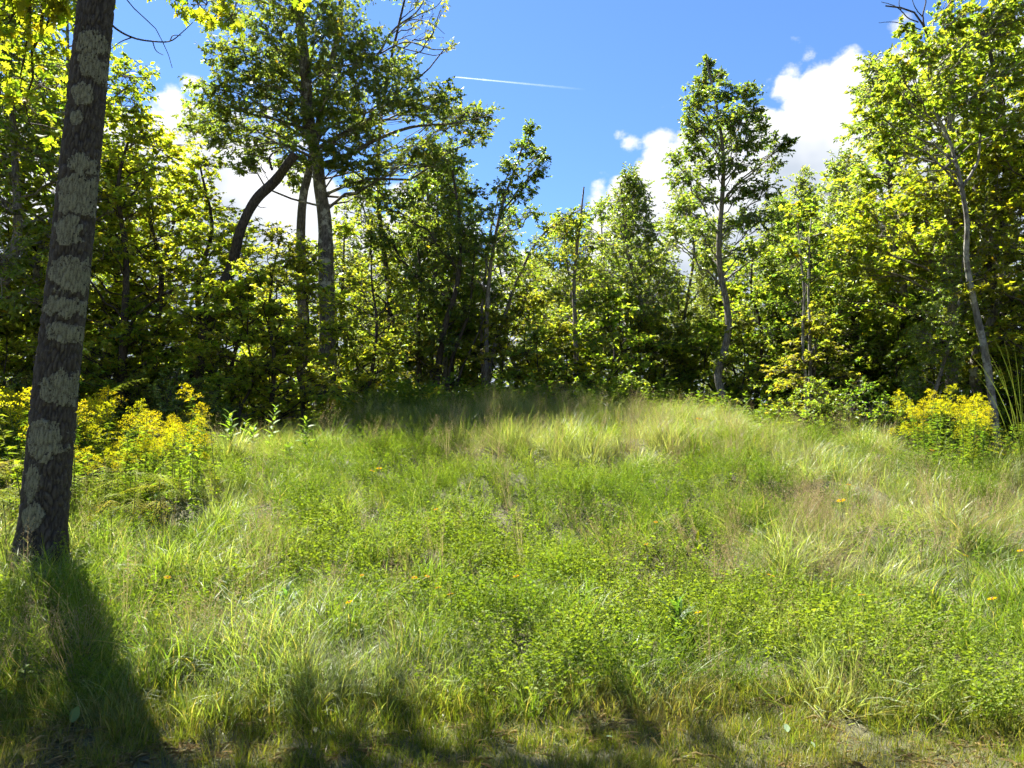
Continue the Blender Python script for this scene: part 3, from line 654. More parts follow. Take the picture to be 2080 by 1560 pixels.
# two-stemmed oak in the middle left
hero('oak_tree', 'big two-stemmed oak with broad dark crown against the sky, left of centre', 101, 15.5,
     [(666, 850), (664, 700), (660, 540), (655, 430), (648, 380), (638, 310), (626, 250), (618, 150), (606, 40), (600, -60), (606, -160)], 40, 14,
     [(470, 40, 70, 50, 40), (540, 90, 80, 60, 60), (500, 160, 75, 55, 50), (440, 190, 70, 45, 45), (415, 235, 60, 40, 34), (480, 255, 70, 40, 40), (560, 190, 80, 60, 60), (620, 130, 80, 70, 60), (690, 60, 80, 60, 55), (640, 20, 90, 60, 55), (560, 10, 80, 55, 50),
      (700, 150, 85, 60, 60), (760, 110, 70, 55, 45), (780, 190, 75, 50, 50), (700, 230, 80, 50, 55), (620, 240, 75, 50, 50), (560, 270, 70, 38, 40), (640, 300, 70, 36, 40), (740, 270, 75, 42, 45), (820, 150, 55, 40, 32), (850, 210, 65, 36, 36),
      (905, 195, 48, 34, 26), (945, 230, 44, 30, 22), (985, 235, 40, 26, 18), (900, 240, 60, 26, 24), (960, 275, 46, 20, 16), (590, 330, 46, 26, 22), (700, 330, 44, 26, 22), (760, 350, 40, 26, 16), (520, 310, 42, 24, 20), (680, -70, 120, 70, 50), (560, -90, 130, 70, 50), (780, -40, 70, 50, 30), (450, 110, 46, 36, 26), (660, 190, 70, 60, 45), (590, 130, 70, 60, 45), (500, 330, 40, 26, 16), (450, 285, 44, 26, 18), (730, 380, 50, 34, 22), (790, 330, 56, 36, 28), (850, 310, 50, 30, 22), (780, 400, 44, 30, 18), (600, 370, 34, 26, 12), (900, 320, 44, 24, 14), (390, 265, 40, 24, 14)],
     (0.120, 0.155, 0.040), M['bark_oak'], M['leaf_shiny'],
     extra=[('stem', [(622, 860), (616, 640), (614, 450), (618, 400), (630, 350), (640, 310), (660, 200), (690, 60), (700, -60)], 26, 10, 0.5),
            ('limb', [(655, 334), (700, 322), (760, 292), (840, 270), (920, 268), (1000, 258)], 11, 2, -0.1, -0.6),
            ('limb', [(660, 335), (720, 350), (760, 385), (800, 420)], 6, 2, 0.0, -0.5), ('limb', [(630, 265), (570, 250), (500, 235), (440, 205)], 8, 2, 0, -0.4),
            ('limb', [(700, 150), (760, 120), (800, 60), (850, 20), (870, -20)], 7, 2, 0), ('limb', [(770, 110), (830, 85), (880, 100), (925, 98)], 4, 1.4, 0), ('limb', [(800, 92), (850, 105), (900, 108), (915, 90)], 3, 1.2, 0.1), ('limb', [(790, 75), (840, 40), (880, 50), (905, 70)], 3, 1.2, 0.1), ('limb', [(820, 45), (860, 25), (890, 10), (900, -8)], 3, 1.2, 0.1),
            ('limb', [(850, 270), (890, 240), (930, 235), (960, 215)], 3, 1.2, -.5), ('limb', [(880, 269), (930, 255), (975, 262), (1010, 240)], 3, 1.2, -.6)],
     leaf='oak', lsize=0.135, nleaf=9, up=0.55, droop=0.35, knobs=0.10, attach=0.3, sides=20, deep=1.6, limb_r=0.07, dense=1.85, wig=0.16)
# wisps of leaf on the bare twigs of the oak's upper right are part of the oak's neighbour branch
hero('oak_tree', 'sparse twiggy treetop with few yellowing leaves, upper right of the big oak', 102, 16.6,
     [(800, 860), (790, 600), (770, 400), (775, 250), (790, 140), (810, 60), (830, -30)], 14, 4,
     [(860, 30, 36, 34, 9), (880, 75, 30, 26, 8), (915, 95, 24, 18, 6), (840, 70, 34, 30, 8), (895, 20, 30, 26, 8), (855, -5, 40, 20, 10), (760, 460, 60, 40, 26), (720, 560, 60, 44, 30), (800, 520, 50, 40, 24)],
     (0.15, 0.17, 0.03), M['bark_dark'], M['leaf'], leaf='oak', lsize=0.13, nleaf=5, up=0.5, attach=0.8, wig=0.2)

# leaning dark broken trunk
hero('dead_tree', 'dark leaning dead trunk with broken top, left of the big oak', 103, 14.2,
     [(384, 850), (400, 700), (425, 610), (452, 540), (480, 450), (510, 390), (545, 350), (575, 322), (592, 302)], 27, 19, [], DARK, M['bark_dark'], M['leaf'],
     extra=[('branch_stub', [(552, 345), (546, 330), (546, 316), (552, 308), (562, 306)], 6, 3, 0), ('branch_stub', [(548, 322), (530, 316), (515, 310), (500, 314), (488, 312)], 2.2, 1, 0), ('branch_stub', [(515, 415), (528, 422), (540, 424)], 2.2, 1, 0), ('branch_stub', [(540, 352), (530, 340), (526, 333)], 2.2, 1, 0)], knobs=0.06, sides=14, flare=1.2)

# tall ash right of centre with the curved foot
hero('ash_tree', 'tall slender ash with curved foot rising above the wood against the cloud', 104, 15.0,
     [(1474, 850), (1468, 800), (1462, 765), (1472, 725), (1481, 670), (1478, 610), (1466, 545), (1464, 480), (1470, 400), (1472, 320), (1462, 230), (1446, 150), (1436, 118)], 19, 4,
     [(1436, 128, 16, 18, 14), (1432, 165, 26, 26, 24), (1460, 150, 18, 18, 14), (1415, 200, 36, 28, 32), (1470, 190, 40, 30, 34), (1520, 185, 32, 26, 26), (1440, 240, 46, 34, 40), (1500, 240, 48, 34, 40), (1535, 225, 26, 26, 20), (1410, 265, 34, 30, 28), (1465, 290, 52, 34, 42), (1520, 285, 44, 30, 34), (1395, 240, 20, 20, 12),
      (1405, 310, 36, 26, 28), (1550, 250, 22, 20, 14), (1560, 290, 30, 20, 14), (1590, 300, 26, 18, 12), (1605, 285, 16, 12, 8), (1370, 320, 28, 18, 14), (1440, 340, 44, 28, 30), (1500, 335, 46, 24, 26), (1560, 335, 40, 18, 16), (1385, 360, 40, 26, 26), (1430, 400, 44, 28, 28), (1510, 385, 44, 26, 28), (1555, 380, 36, 24, 20), (1380, 420, 40, 28, 26), (1540, 440, 50, 30, 30), (1420, 460, 44, 28, 26), (1500, 450, 44, 28, 26), (1360, 470, 34, 26, 18), (1570, 480, 40, 28, 22), (1440, 520, 36, 24, 18), (1510, 510, 36, 22, 16)],
     (0.130, 0.180, 0.044), M['bark_grey'], M['leaf_shiny'], leaf='blade', lsize=0.088, nleaf=13, up=0.5, droop=0.5, attach=0.9, limb_r=0.12, flare=1.15, dense=1.9)

# crooked pale tree near the right edge
hero('pale_tree', 'pale spotted crooked trunk leaning left near the right edge', 105, 12.5,
     [(2022, 850), (2014, 790), (2000, 700), (1988, 610), (1972, 520), (1966, 450), (1958, 400), (1947, 330), (1936, 270), (1922, 210), (1908, 150), (1890, 90)], 17, 4,
     [(1880, 100, 60, 40, 34), (1830, 130, 44, 30, 24), (1800, 190, 36, 26, 20), (1770, 230, 36, 24, 16), (1900, 190, 60, 40, 36), (1850, 210, 50, 36, 28), (1790, 300, 44, 22, 18), (1950, 120, 70, 50, 44), (1990, 200, 60, 44, 36), (2010, 60, 80, 50, 48), (1940, 40, 60, 44, 36), (2060, 140, 50, 50, 34), (1960, 280, 60, 34, 30), (2040, 250, 60, 40, 34), (1870, 290, 50, 30, 24), (1810, 270, 36, 20, 14), (1840, 60, 30, 26, 12), (2070, 20, 60, 44, 34), (2000, -40, 90, 50, 36)],
     (0.165, 0.21, 0.034), M['bark_pale'], M['leaf'], leaf='maple', lsize=0.085, nleaf=10, dense=1.9, up=0.65, droop=0.3, knobs=0.06, attach=0.7, sides=12, flare=1.1,
     extra=[('limb', [(1944, 320), (1915, 345), (1880, 350), (1840, 380)], 5, 1.5, 0), ('limb', [(1955, 380), (1985, 330), (1990, 270), (2010, 200)], 7, 2, 0)])

# dark trunk behind it and its yellow-green crown
hero('maple_tree', 'straight grey-brown trunk left of the pale crooked tree with yellow-green sprays', 106, 14.0,
     [(1928, 850), (1932, 780), (1930, 620), (1922, 480), (1920, 360), (1924, 260), (1930, 100), (1940, -40)], 24, 9,
     [(1840, 430, 80, 34, 40), (1900, 480, 80, 36, 44), (1790, 480, 70, 34, 36), (1960, 430, 70, 36, 40), (1850, 530, 80, 34, 40), (1760, 420, 60, 32, 30), (1720, 480, 60, 32, 28), (1880, 390, 70, 34, 36), (2000, 500, 70, 36, 36), (1960, 350, 70, 36, 36), (2040, 420, 60, 36, 34), (2030, 330, 60, 40, 36), (2070, 380, 60, 40, 34), (1800, 560, 70, 32, 32), (1930, 570, 70, 34, 34), (1730, 540, 60, 30, 24), (2010, 580, 70, 36, 32)],
     (0.19, 0.225, 0.024), M['bark_grey'], M['leaf'], leaf='maple', lsize=0.09, nleaf=10, dense=1.8, up=0.8, droop=0.25, attach=0.5, sides=12)
# bare dead twigs over the right canopy
hero('dead_tree', 'bare dead twigs over the tree canopy in the top right corner', 107, 16.5,
     [(1960, 860), (1950, 500), (1930, 300), (1900, 140), (1880, 70), (1850, 30), (1800, 10)], 16, 3, [], DARK, M['bark_dark'], M['leaf'],
     extra=[('limb', [(1880, 70), (1875, 30), (1880, 0), (1868, -30)], 4, 1.6), ('limb', [(1865, 46), (1845, 38), (1820, 15), (1790, 5)], 3, 1.2, .1), ('limb', [(1870, 60), (1850, 55), (1800, 48), (1785, 50)], 2.5, 1.0, .1), ('limb', [(1875, 35), (1858, 15), (1850, -10)], 2.5, 1, .1), ('limb', [(1830, 22), (1826, 5), (1832, -10)], 2, 1, .1)], sides=7)
# leaning slim tree in the centre
hero('slim_tree', 'slim grey trunk slanting up to the right in the centre of the wood', 108, 16.0,
     [(985, 850), (995, 740), (1025, 640), (1060, 545), (1100, 480), (1140, 445), (1180, 420)], 12, 3,
     [(1060, 560, 40, 28, 18), (1100, 500, 40, 26, 18), (1150, 450, 40, 24, 16), (1040, 640, 40, 30, 18), (1180, 425, 30, 22, 12)], MID, M['bark_grey'], M['leaf_shiny'], leaf='blade', lsize=0.085, nleaf=11, dense=1.4, up=0.5, droop=0.45, attach=0.3, flare=1.1)
hero('ash_tree', 'narrow tree with plume-like top beside the blue gap, right of the big oak', 109, 15.6,
     [(985, 850), (988, 740), (990, 620), (1000, 520), (1020, 420), (1050, 330), (1075, 255)], 13, 3,
     [(1078, 262, 18, 20, 14), (1065, 300, 28, 22, 20), (1095, 310, 22, 18, 14), (1040, 340, 34, 24, 22), (1090, 350, 26, 20, 14), (1105, 325, 14, 10, 6), (1020, 385, 38, 28, 24), (1065, 390, 34, 22, 18), (990, 430, 40, 28, 24), (1040, 440, 36, 26, 20), (1085, 430, 26, 18, 10), (1000, 490, 40, 28, 24), (960, 500, 40, 30, 24), (1030, 520, 34, 26, 16), (970, 570, 44, 34, 26), (1010, 600, 36, 28, 18)],
     (0.12, 0.17, 0.04), M['bark_grey'], M['leaf_shiny'], leaf='blade', lsize=0.085, nleaf=13, dense=2.1, up=0.5, droop=0.5, attach=0.9, flare=1.1,
     extra=[('stem', [(985, 850), (980, 740), (978, 640), (985, 560), (995, 470), (1010, 400)], 9, 3, 0.3)])
# dark leafed clump right of the oak
hero('cherry_tree', 'dark leafy cherry with several leaning stems right of the big oak', 110, 15.2,
     [(880, 850), (890, 740), (905, 660), (925, 600), (935, 520), (930, 420), (920, 350)], 17, 4,
     [(850, 480, 60, 40, 44), (900, 430, 56, 38, 40), (850, 560, 60, 44, 46), (920, 520, 56, 42, 44), (800, 420, 50, 34, 32), (780, 480, 44, 34, 28), (900, 600, 56, 40, 40), (950, 460, 46, 34, 30), (840, 390, 46, 30, 28), (900, 360, 44, 30, 28), (860, 640, 56, 40, 36), (940, 640, 44, 36, 26), (930, 330, 34, 24, 18), (960, 390, 36, 26, 20), (820, 700, 46, 34, 24), (900, 690, 46, 34, 24)],
     (0.115, 0.158, 0.038), M['bark_dark'], M['leaf_shiny'], leaf='blade', lsize=0.09, nleaf=12, dense=1.5, up=0.5, droop=0.45, attach=0.9,
     extra=[('stem', [(862, 850), (850, 740), (848, 660), (850, 560), (845, 480)], 12, 4, 0.3), ('stem', [(895, 850), (920, 720), (950, 640), (960, 560), (965, 480)], 11, 3, 0.5), ('stem', [(912, 850), (935, 760), (965, 690), (985, 640)], 8, 3, 0.2)])
# central tree with the dead snag
hero('slender_tree', 'tree in the centre with thin bare dead tip above its leaves', 111, 15.4,
     [(1164, 850), (1170, 740), (1168, 660), (1166, 580), (1172, 500), (1180, 430), (1186, 380)], 14, 3,
     [(1160, 470, 40, 32, 26), (1200, 500, 36, 30, 22), (1140, 520, 40, 30, 24), (1180, 560, 44, 34, 28), (1130, 590, 40, 32, 24), (1200, 610, 40, 32, 24), (1160, 640, 44, 30, 26), (1120, 460, 30, 24, 14), (1180, 450, 26, 20, 12)],
     (0.165, 0.205, 0.04), M['bark_grey'], M['leaf'], leaf='blade', lsize=0.088, nleaf=12, dense=1.5, up=0.55, droop=0.4, attach=0.7, flare=1.1)

hero('twin_stemmed_tree', 'two thin pale stems side by side at the wood edge right of the tall ash', 112, 13.6,
     [(1640, 862), (1637, 780), (1634, 700), (1632, 600), (1628, 500), (1622, 420)], 9, 3,
     [(1625, 430, 40, 26, 18), (1650, 480, 44, 26, 20), (1600, 500, 40, 26, 18), (1660, 560, 40, 24, 16), (1690, 650, 44, 16, 14), (1665, 700, 40, 14, 12)],
     (0.165, 0.21, 0.034), M['bark_pale'], M['leaf'], leaf='maple', lsize=0.088, nleaf=10, dense=1.4, up=0.75, attach=0.6, flare=1.1,
     extra=[('stem', [(1642, 862), (1645, 780), (1644, 690), (1640, 590), (1642, 500), (1650, 420)], 8, 3, 0.12)])
# ---- single trees of the wood edge, each with its own place
WOOD = [
 # kind, px, D, top py, tint, label
 ('maple0', 300, 15.0, 235, GLOW, 'yellow-green maple with orange-tinged top just right of the lichen-spotted trunk'),
 ('maple1', 395, 15.6, 290, GLOW, 'yellow-green maple with layered sprays left of the leaning dead trunk'),
 ('maple2', 555, 13.7, 440, GLOW, 'bright yellow-green maple between leaning dead trunk and big oak'),
 ('maple0', 215, 17.0, 300, GLOW, 'green maple mostly hidden behind the lichen-spotted trunk'),
 ('maple2', 345, 18.0, 330, GLOW, 'broad yellow maple behind the orange-tinged one'),
 ('maple1', 480, 17.5, 430, GLOW, 'yellow-green maple seen behind the leaning dead trunk'),
 ('maple1', 250, 14.0, 190, GLOW, 'yellow-green maple with thin top close right of the lichen-spotted trunk'),
 ('slender3', 1835, 15.0, 130, PALE, 'pale slender tree between the cloud and the pale crooked trunk'),
 ('slender1', 2040, 14.0, 20, YG, 'yellow-green slender tree right of the pale crooked trunk'),
 ('sapling1', 612, 13.8, 500, GLOW, 'yellow-green young maple in front of the second oak stem'),
 ('sapling2', 440, 13.4, 560, GLOW, 'leafy young maple hiding the foot of the leaning dead trunk'),
 ('sapling0', 500, 13.6, 520, GLOW, 'yellow young maple right of the leaning dead trunk foot'),
 ('slender1', 18, 13.5, -160, MID, 'tall dark trunk with mid-green crown at the left edge'),
 ('slender2', 92, 14.5, -60, YG, 'tall crooked thin trunk left of the lichen-spotted trunk'),
 ('maple1', -70, 15.0, -40, GLOW, 'tall yellow-green maple cut off by the left edge'),
 ('maple2', 60, 16.5, 80, GLOW, 'broad yellow-green maple behind the tall crooked left trunk'),
 ('maple0', 140, 15.5, 150, GLOW, 'tall yellow-green maple hidden half behind the lichen-spotted trunk'),
 ('slender2', 895, 16.5, 290, YG, 'airy yellow-green tree rising over the dark leafy cherry'),
 ('slender2', 870, 17.0, 400, PALE, 'pale slender tree behind the right side of the dark cherry'),
 ('slender0', 1060, 18.0, 440, YG, 'yellow-green slender tree behind the slanting slim trunk'),
 ('maple1', 1010, 19.0, 470, YG, 'yellow-green maple filling the gap behind the plume-topped ash'),
 ('slender3', 1180, 18.5, 435, PALE, 'pale slender tree right behind the one with the dead tip'),
 ('slender1', 1440, 19.0, 420, PALE, 'pale slender tree set back behind the tall ash trunk'),
 ('maple0', 1540, 16.0, 470, YG, 'yellow-green maple between the tall ash and the two thin stems'),
 ('maple0', 755, 14.6, 460, YG, 'rounded green maple just right of the big oak trunk'),
 ('maple2', 690, 17.5, 430, YG, 'yellow-green maple behind the big oak trunk'),
 ('slender0', 735, 19.0, 330, PALE, 'pale thin-leaved tree half hidden behind the big oak crown'),
 ('slender2', 830, 18.0, 320, PALE, 'pale green tree behind the dark leafy cherry'),
 ('slender3', 920, 17.0, 275, YG, 'yellow-green slender tree between the cherry and the plume-topped ash'),
 ('slender3', 965, 17.5, 285, PALE, 'slender pale green tree behind the plume-topped ash'),
 ('slender2', 1125, 19.5, 425, PALE, 'slender light green tree below the blue gap in the sky'),
 ('slender0', 1255, 17.5, 345, PALE, 'tall pale green tree left of the tall slender ash'),
 ('slender3', 1340, 17.0, 320, MID, 'narrow green tree close on the left of the tall slender ash'),
 ('slender1', 1300, 19.5, 370, YG, 'yellow-green slender tree behind the pale ones left of the tall ash'),
 ('slender2', 1225, 21.0, 400, MID, 'mid-green tree set back left of the tall slender ash'),
 ('slender0', 1400, 18.5, 360, PALE, 'pale tree directly behind the tall slender ash'),
 ('slender1', 1560, 16.5, 400, DARK, 'dark green slender tree close on the right of the tall slender ash'),
 ('maple1', 1640, 14.6, 390, MID, 'dense green maple behind the two thin pale stems'),
 ('slender0', 1690, 17.5, 335, PALE, 'pale green tree with rounded top below the right cloud'),
 ('slender3', 1770, 15.5, 270, MID, 'mid-green tree in front of the right end of the cloud'),
 ('maple0', 1745, 15.5, 455, YG, 'yellow-green maple low in the right wood'),
 ('slender2', 1620, 18.5, 380, PALE, 'pale tree between the dark slender tree and the rounded top'),
 ('maple2', 2060, 15.0, -20, YG, 'tall yellow-green maple filling the top right corner'),
 ('slender2', 1990, 17.0, 40, MID, 'tall mid-green tree behind the pale crooked trunk'),
 ('slender0', 1860, 18.0, 150, PALE, 'tall pale green tree behind the straight grey-brown trunk'),
 ('maple1', 2150, 13.0, 120, YEL, 'yellow maple cut off by the right edge'),
 ('slender3', 1895, 13.6, 480, MID, 'thin stem close beside the straight grey-brown trunk'),
 ('maple0', 1080, 20.5, 500, YG, 'yellow-green maple deep in the centre of the wood'),
 ('maple1', 1190, 19.5, 520, YEL, 'bright maple behind the tree with the bare dead tip'),
 ('maple2', 1320, 18.5, 500, YG, 'yellow-green maple low between central tree and tall ash'),
]
for i, (k, px, D, top, c, lab) in enumerate(WOOD):
    tree(k, px, D, top, lab, jit(c, 0.12, i))

MARKS = [(-40, 'the tall dark left-edge trunk'), (120, 'the lichen-spotted trunk'), (300, 'the orange-tinged maple'), (430, 'the leaning dead trunk'), (665, 'the big oak trunk'), (880, 'the dark leafy cherry'), (1000, 'the slanting slim trunk'), (1170, 'the tree with bare dead tip'), (1320, 'the narrow green tree'), (1470, 'the tall slender ash'), (1640, 'the two thin pale stems'), (1780, 'the tree before the cloud'), (1925, 'the straight grey-brown trunk'), (2010, 'the pale crooked trunk'), (2120, 'the yellow right-edge maple')]
def where(px):
    d, m = min(((abs(px - a), (a, b)) for a, b in MARKS)); off = px - m[0]
    return ('right behind ' if d < 14 else ('just left of ' if off < 0 else 'just right of ') if d < 45 else ('left of ' if off < 0 else 'right of ')) + m[1]
def tone(c):
    if c[0] > c[1] * 0.84: return 'yellowish'
    if c[0] > c[1] * 0.66: return 'yellow-green'
    return 'dark green' if c[1] < 0.115 else 'green'

# ---- trees deeper in the wood, hardly told apart
r = random.Random(4)
far = []
for D, n, tops in ((22.5, 10, (430, 560)), (28, 12, (470, 590)), (36, 12, (530, 630)), (48, 14, (600, 680))):
    for i in range(n):
        px = -260 + (2600.0 / n) * (i + r.uniform(0.15, 0.85)); far.append((px, D + r.uniform(-1.6, 1.6), r.uniform(*tops)))
for i, (px, D, top) in enumerate(far):
    if px > 1500: top -= 120
    if px < 350: top -= 100
    k = r.choice(['maple0', 'maple1', 'maple2', 'slender0', 'slender1', 'slender2', 'slender3']); c = jit(r.choice([MID, PALE, YG, YG]), 0.2, i + 300)
    if px < 680 and D < 32 and i % 5 < 3: continue
    deep = 'set back in' if D < 25 else ('deep in' if D < 32 else 'far back in')
    tree(k, px, D, top, '%s tree %s the wood %s' % (tone(c), deep, where(px)), c, 'trees deep in the wood')

# ---- saplings and shrubs of the wood edge
r = random.Random(9)
for i in range(52):
    px = -60 + 2200.0 / 52 * (i + r.uniform(0.1, 0.9)); D = r.uniform(14.6, 18.5)
    if px < 460: D = r.uniform(13.4, 17)
    if 1560 < px: D = r.uniform(13.6, 17)
    top = r.uniform(560, 710); c = jit(r.choice([MID, YG, YG, YEL, OLIVE] if px > 660 else [YG, YEL, GLOW, GLOW]), 0.2, i + 500)
    tree(r.choice(['sapling0', 'sapling1', 'sapling2']), px, D, top, '%s %s sapling in the understory %s' % ('tall' if top < 630 else 'short', tone(c), where(px)), c, 'understory saplings')
for i in range(44):
    px = -60 + 2200.0 / 44 * (i + r.uniform(0.1, 0.9)); D = r.uniform(14.6, 17)
    if px < 460: D = r.uniform(12.0, 14)
    if px > 1600: D = r.uniform(12.4, 14.5)
    c = jit(r.choice([MID, DARK, OLIVE, YG]), 0.2, i + 700)
    tree(r.choice(['shrub0', 'shrub1']), px, D, r.uniform(735, 800), 'low %s shrub at wood edge %s' % (tone(c), where(px)), c, 'low shrubs of the wood edge')

# ------------------------------------------------------------------ grass and ground cover
def scatter(name, protos, pts, rot, scl, idx, tint, label, cat):
    """one object: plants set out on given points (each point keeps its own turn, size, kind and tint)"""
    me = bpy.data.meshes.new(name); n = len(pts)
    me.vertices.add(n); me.vertices.foreach_set('co', np.ascontiguousarray(pts, np.float32).ravel())
    def at(k, ty, data, f):
        a = me.attributes.new(k, ty, 'POINT'); a.data.foreach_set(f, np.ascontiguousarray(data).ravel())
    at('rot', 'FLOAT_VECTOR', np.asarray(rot, np.float32), 'vector'); at('scl', 'FLOAT_VECTOR', np.asarray(scl, np.float32), 'vector')
    at('idx', 'INT', np.asarray(idx, np.int32), 'value'); at('tint', 'FLOAT', np.asarray(tint, np.float32), 'value')
    o = link(name, me)
    ng = bpy.data.node_groups.new(name + '_scatter', 'GeometryNodeTree')
    ng.interface.new_socket('Geometry', in_out='INPUT', socket_type='NodeSocketGeometry'); ng.interface.new_socket('Geometry', in_out='OUTPUT', socket_type='NodeSocketGeometry')
    N, L = ng.nodes, ng.links
    gi = N.new('NodeGroupInput'); go = N.new('NodeGroupOutput')
    j = N.new('GeometryNodeGeometryToInstance')
    for p in protos:
        oi = N.new('GeometryNodeObjectInfo'); oi.inputs['Object'].default_value = p; oi.inputs['As Instance'].default_value = False; L.new(oi.outputs['Geometry'], j.inputs[0])
    ip = N.new('GeometryNodeInstanceOnPoints'); L.new(gi.outputs[0], ip.inputs['Points']); L.new(j.outputs[0], ip.inputs['Instance']); ip.inputs['Pick Instance'].default_value = True
    def na(k, ty):
        a = N.new('GeometryNodeInputNamedAttribute'); a.data_type = ty; a.inputs['Name'].default_value = k; return a.outputs['Attribute']
    er = N.new('FunctionNodeEulerToRotation'); L.new(na('rot', 'FLOAT_VECTOR'), er.inputs[0])
    L.new(na('idx', 'INT'), ip.inputs['Instance Index']); L.new(er.outputs[0], ip.inputs['Rotation']); L.new(na('scl', 'FLOAT_VECTOR'), ip.inputs['Scale'])
    L.new(ip.outputs[0], go.inputs[0])
    md = o.modifiers.new('scatter', 'NODES'); md.node_group = ng
    return tag(o, label, cat, kind='stuff')

def proto(me): return bpy.data.objects.new(me.name, me)

def blades(rng, n, h0, h1, w, spread, th0, th1, S=4, lean=0.0):
    """n grass blades: verts, quads, v"""
    a = rng.uniform(0, 2 * math.pi, n); rr = spread * np.sqrt(rng.random(n))
    base = np.stack([np.cos(a) * rr, np.sin(a) * rr, np.zeros(n)], 1)
    L_ = rng.uniform(h0, h1, n); az = a + rng.normal(size=n) * 0.9
    t0 = np.abs(rng.normal(size=n)) * th0; t1 = t0 + rng.uniform(0.3, 1.0, n) * th1
    d = np.stack([np.cos(az), np.sin(az), np.zeros(n)], 1); sd = np.stack([-np.sin(az), np.cos(az), np.zeros(n)], 1)
    tw = rng.uniform(-.9, .9, n)[:, None]; sd = sd * np.cos(tw) + d * np.sin(tw)
    ww = w * rng.uniform(0.6, 1.3, n); p = base.copy(); V = []
    for s in range(S + 1):
        t = s / S; wd = (ww * (1 - t ** 1.6) * 0.5 + 0.0002)[:, None]
        V.append(p - sd * wd); V.append(p + sd * wd)
        th = (t0 + (t1 - t0) * ((s + .5) / S) ** 1.4)[:, None]; p = p + (d * np.sin(th) + np.array((0, 0, 1.)) * np.cos(th)) * (L_ / S)[:, None]
    V = np.stack(V, 1); m = 2 * (S + 1)
    q = np.array([(2 * s, 2 * s + 1, 2 * s + 3, 2 * s + 2) for s in range(S)])
    Q = (q[None] + (np.arange(n) * m)[:, None, None]).reshape(-1, 4)
    return V.reshape(-1, 3), Q, np.repeat(rng.random(n), m)

def tuft(name, seed, mat, **k):
    v, q, a = blades(np.random.default_rng(seed), **k); return proto(mesh_np(name, v, [q], [mat], True, {'v': a}))

def herb_clump(name, seed, mat, stems=20, h=0.31, spread=0.13, nodes=13, ls=0.0145, aspect=1.1, up=0.32):
    """low leafy herb: wiry stems with small leaflets in threes"""
    rng = np.random.default_rng(seed); P_, D_, N_, S_ = [], [], [], []; g = Geo()
    for s in range(stems):
        a = rng.uniform(0, 6.28); rr = spread * math.sqrt(rng.random()); b = np.array((math.cos(a) * rr, math.sin(a) * rr, 0)); hh = h * rng.uniform(0.55, 1.1)
        e = b + np.array((math.cos(a) * hh * 0.45, math.sin(a) * hh * .45, hh * .9)) + rng.normal(size=3) * 0.03
        ln = curve(b, (b + e) / 2 + np.array((0, 0, hh * .18)), e, nodes); g.tube(ln[::5], (0.0016, 0.0012, 0.0008)[:len(ln[::5])], 3)
        for i in range(2, nodes):
            for w in range(3):
                aa = rng.uniform(0, 6.28); P_.append(ln[i] + rng.normal(size=3) * 0.008); D_.append((math.cos(aa), math.sin(aa), rng.uniform(0, .6))); N_.append((rng.normal() * .5, rng.normal() * .5, up)); S_.append(ls * rng.uniform(.45, 1.3))
    v, f, a = leaves_geo(np.array(P_), np.array(D_), np.array(N_), np.array(S_), 'blade', rng, aspect)
    nb = g.n; gv = np.concatenate(g.v); gq = np.concatenate(g.q)
    return proto(mesh_np(name, np.concatenate([gv, v]), [gq, f + nb], [mat], False, {'v': np.concatenate([np.full(nb, .5), a])}))

def seed_grass(name, seed, mat, n=16, h0=0.4, h1=0.7):
    """dry stems ending in loose seed heads"""
    rng = np.random.default_rng(seed); v, q, a = blades(rng, n, h0, h1, 0.003, 0.07, 0.18, 0.35, 4)
    m = 10; tips = v.reshape(n, m, 3)[:, -1]; dr = tips - v.reshape(n, m, 3)[:, -4]; dr /= np.linalg.norm(dr, axis=1, keepdims=True)
    k = 16; pos = np.repeat(tips, k, 0) - np.repeat(dr, k, 0) * np.tile(np.linspace(0, .16, k), n)[:, None]
    wid = np.tile(np.linspace(0.1, 1, k), n)[:, None]
    off = rand_dirs(rng, n * k) * 0.035 * wid; lv, lf, la = leaves_geo(pos + off, off + dr.repeat(k, 0) * 0.02, rand_dirs(rng, n * k), np.full(n * k, .014), 'blade', rng, .7)
    return proto(mesh_np(name, np.concatenate([v, lv]), [q, lf + len(v)], [mat], False, {'v': np.concatenate([a, la])}))

rng = np.random.default_rng(2024)
def cells(density, y0, y1, marg=1.6, ymarg=0.0):
    """random points over the visible wedge of ground"""
    ym = np.linspace(y0, y1, 60); wid = 2 * (0.72 * ym + marg); area = np.trapezoid(wid, ym) if hasattr(np, 'trapezoid') else np.trapz(wid, ym)
    n = int(area * density); xw = 0.72 * y1 + marg
    y = y0 + (y1 - y0) * rng.random(int(n * 3)); x = rng.uniform(-xw, xw, len(y)); ok = np.abs(x) < 0.72 * y + marg
    return x[ok][:n], y[ok][:n]
def edge_y(x): return 4.15 + 0.30 * (fbm(x * 0.9, x * 0 + 2.2, 3, 31) - 0.5) * 2 - 0.12 * sstep(0.6, 2.2, x)     # where the mown strip ends
def blob(x, y, c, rx, ry): return np.exp(-(((x - c[0]) / rx) ** 2 + ((y - c[1]) / ry) ** 2))

